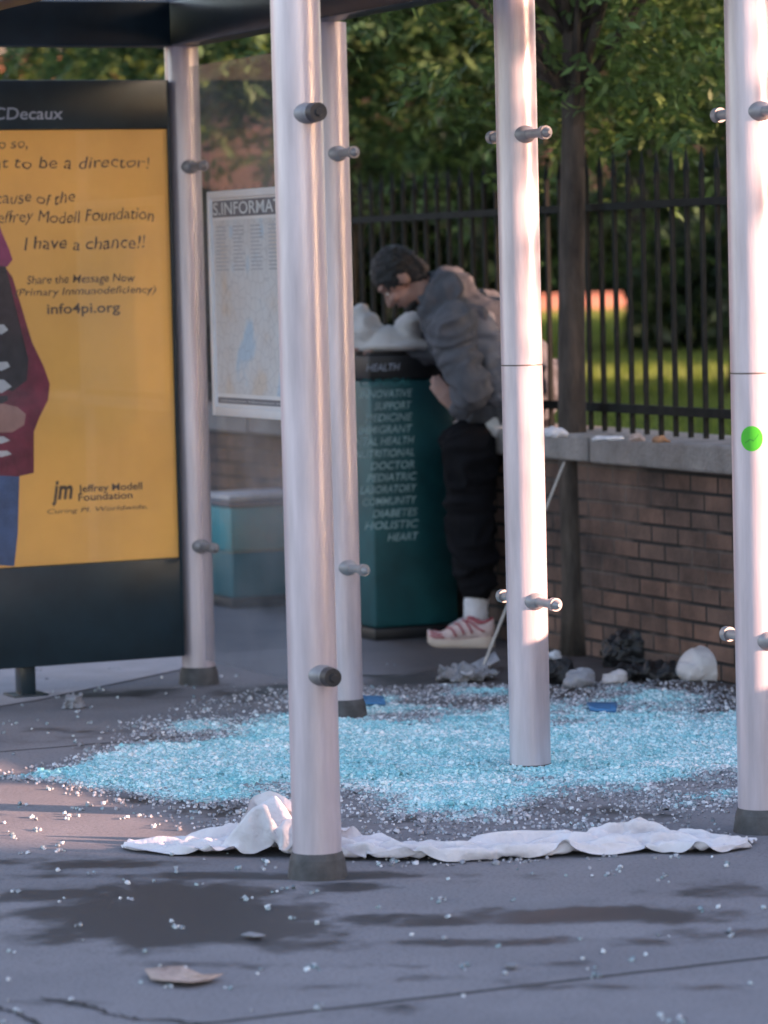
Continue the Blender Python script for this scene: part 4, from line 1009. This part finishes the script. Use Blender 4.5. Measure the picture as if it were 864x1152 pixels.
# sunlit low brick kerb at the far edge of the lawn
kb_ = empty('garden_wall', (2, 58, LZ)); tag(kb_, 'low reddish garden wall at the far side of the lawn', 'wall')
b = bmesh.new(); bx(b, (0, 0, .14), (22, .25, .30)); obj('masonry', b, MT['pinkwall'], kb_)
b = bmesh.new(); bx(b, (0, 0, .315), (22, .30, .05), bev=.01); obj('coping', b, MT['pinkwall'], kb_)
# grass on the lawn
def lawn_grass():
    rng = np.random.default_rng(5); P = []
    for (y0, y1, n, h, w) in ((16.5, 22, 22000, .06, .004), (22, 32, 36000, .085, .006), (32, 62, 36000, .11, .012)):
        y = rng.uniform(y0, y1, n); x = rng.uniform(-.6, 1, n)*0+rng.uniform(-.05, .135, n)*y
        hh = h*rng.uniform(.5, 1.4, n); a = rng.uniform(0, 2*np.pi, n); ww = w*rng.uniform(.7, 1.3, n)
        b0 = np.stack([x, y, np.full(n, LZ)], -1); wd = np.stack([np.cos(a)*ww, np.sin(a)*ww, 0*a], -1)
        tip = b0+np.stack([rng.normal(0, .35, n)*hh, rng.normal(0, .35, n)*hh, hh], -1)
        P.append(np.stack([b0-wd, b0+wd, tip+wd*.25, tip-wd*.25], 1))
    V = np.concatenate(P, 0).reshape(-1, 3)
    wb = (V[:, 0]-W0.x)*BX.x+(V[:, 1]-W0.y)*BX.y
    ok = (wb.reshape(-1, 4).min(1) > .45); V = V.reshape(-1, 4, 3)[ok].reshape(-1, 3)
    tag(obj('lawn_grass', quadmesh('lawn_grass', V, len(V)//4), MT['grass'], None), kind='stuff')
lawn_grass()

# ================================================================== buildings (far ones behind the trees, added unseen ones for sun blocking and reflection)
def building(name, c, rz, w, d, h, label, rows, cols, mat='brickfar', cat='building'):
    o = empty(name, c, rz); tag(o, label, cat)
    b = bmesh.new(); bx(b, (0, 0, h/2), (w, d, h)); obj('wall', b, MT[mat], o)
    b = bmesh.new(); bx(b, (0, 0, h+.2), (w+.5, d+.5, .4), bev=.05); obj('cornice', b, MT['stonefar'], o)
    b = bmesh.new(); bx(b, (0, 0, 0), (1.1, .10, 1.7)); me0 = None
    fw, fh = w/cols, h/rows
    wm = bpy.data.meshes.new('window'); b.to_mesh(wm); b.free(); wm.materials.append(MT['wind'])
    b = bmesh.new(); bx(b, (0, 0, -.93), (1.4, .18, .14)); bx(b, (0, 0, .95), (1.4, .14, .18)); sm_ = bpy.data.meshes.new('sill'); b.to_mesh(sm_); b.free(); sm_.materials.append(MT['stonefar'])
    for r in range(rows):
        for k in range(cols):
            p = (-w/2+fw*(k+.5), -d/2-.004, fh*(r+.55))
            wo = bpy.data.objects.new('window', wm); COL.objects.link(wo); wo.parent = o; wo.location = p
            so_ = bpy.data.objects.new('sill', sm_); COL.objects.link(so_); so_.parent = wo
    return o
building('brick_block', (-34, 42, 0), R(-45), 40, 12, 24, 'added brick block outside the left edge, unseen but reflected in the pane', 6, 9, 'brickdark')  # added out of view so the shelter pane reflects brick instead of sky
building('brick_house', (-8.9, 66, LZ), 0, 8.0, 8, 11, 'orange brick house catching the sun far behind the trees at the left', 3, 4)
building('brick_block', (6, 104, 0), 0, 56, 10, 26, 'large dim brick apartment building beyond the far park trees', 7, 12)
SUN_AZ, SUN_EL = Vector((.94, -.34, 0)).normalized(), math.atan(.215)
UD = Vector((.34, .94, 0)).normalized()
sa = math.atan2(SUN_AZ.y, SUN_AZ.x)
def shade_block(u0, u1, v0, v1, h, label, rows=5, cols=4):  # unseen masses added only to block the sun and leave lit gaps
    c = UD*((u0+u1)/2)+SUN_AZ*((v0+v1)/2); rz = math.atan2(UD.y, UD.x)
    building('brick_block', (c.x, c.y, 0), rz, u1-u0, v1-v0, h, label, rows, cols)
shade_block(-16, 8.98, 26, 38, 19, 'added unseen brick block behind the camera on the right, shading the foreground')
shade_block(11.25, 14.3, 26, 38, 13, 'narrow added unseen brick block on the right, shading the advertising panel', 4, 1)
shade_block(14.82, 22.4, 26, 38, 9.0, 'low added unseen brick block on the right, letting sun reach the tree crowns', 2, 3)
shade_block(26.0, 46.5, 32, 44, 22, 'added unseen brick block on the right, shading the middle of the lawn', 6, 5)
shade_block(57.5, 98, 40, 52, 26, 'long added unseen brick block on the far right, shading the background', 6, 9)

# ================================================================== light
w = bpy.data.worlds.new('World'); scene.world = w; w.use_nodes = True
nt = w.node_tree; bg = nt.nodes['Background']
sky = nt.nodes.new('ShaderNodeTexSky'); sky.sky_type = 'NISHITA'; sky.sun_disc = False
sky.sun_elevation = SUN_EL; sky.sun_rotation = math.atan2(SUN_AZ.x, SUN_AZ.y); sky.dust_density = 2.0; sky.ozone_density = 1.0
nt.links.new(sky.outputs[0], bg.inputs[0]); bg.inputs[1].default_value = .15
sl = bpy.data.lights.new('sun', 'SUN'); sl.energy = 4.5; sl.angle = R(.53); sl.color = (1.0, .61, .43)
slo = bpy.data.objects.new('sun', sl); COL.objects.link(slo)
sdir = Vector((SUN_AZ.x*math.cos(SUN_EL), SUN_AZ.y*math.cos(SUN_EL), math.sin(SUN_EL)))
slo.rotation_euler = sdir.to_track_quat('Z', 'Y').to_euler(); slo.location = (20, -10, 20)
vs_ = scene.view_settings; vs_.view_transform = 'Standard'; vs_.look = 'None'; vs_.gamma = 1; vs_.use_white_balance = True; vs_.white_balance_temperature = 6700; vs_.white_balance_tint = 18; vs_.exposure = 2.2
scene.cycles.max_bounces = 6; scene.cycles.transparent_max_bounces = 12
scene.cycles.use_denoising = True
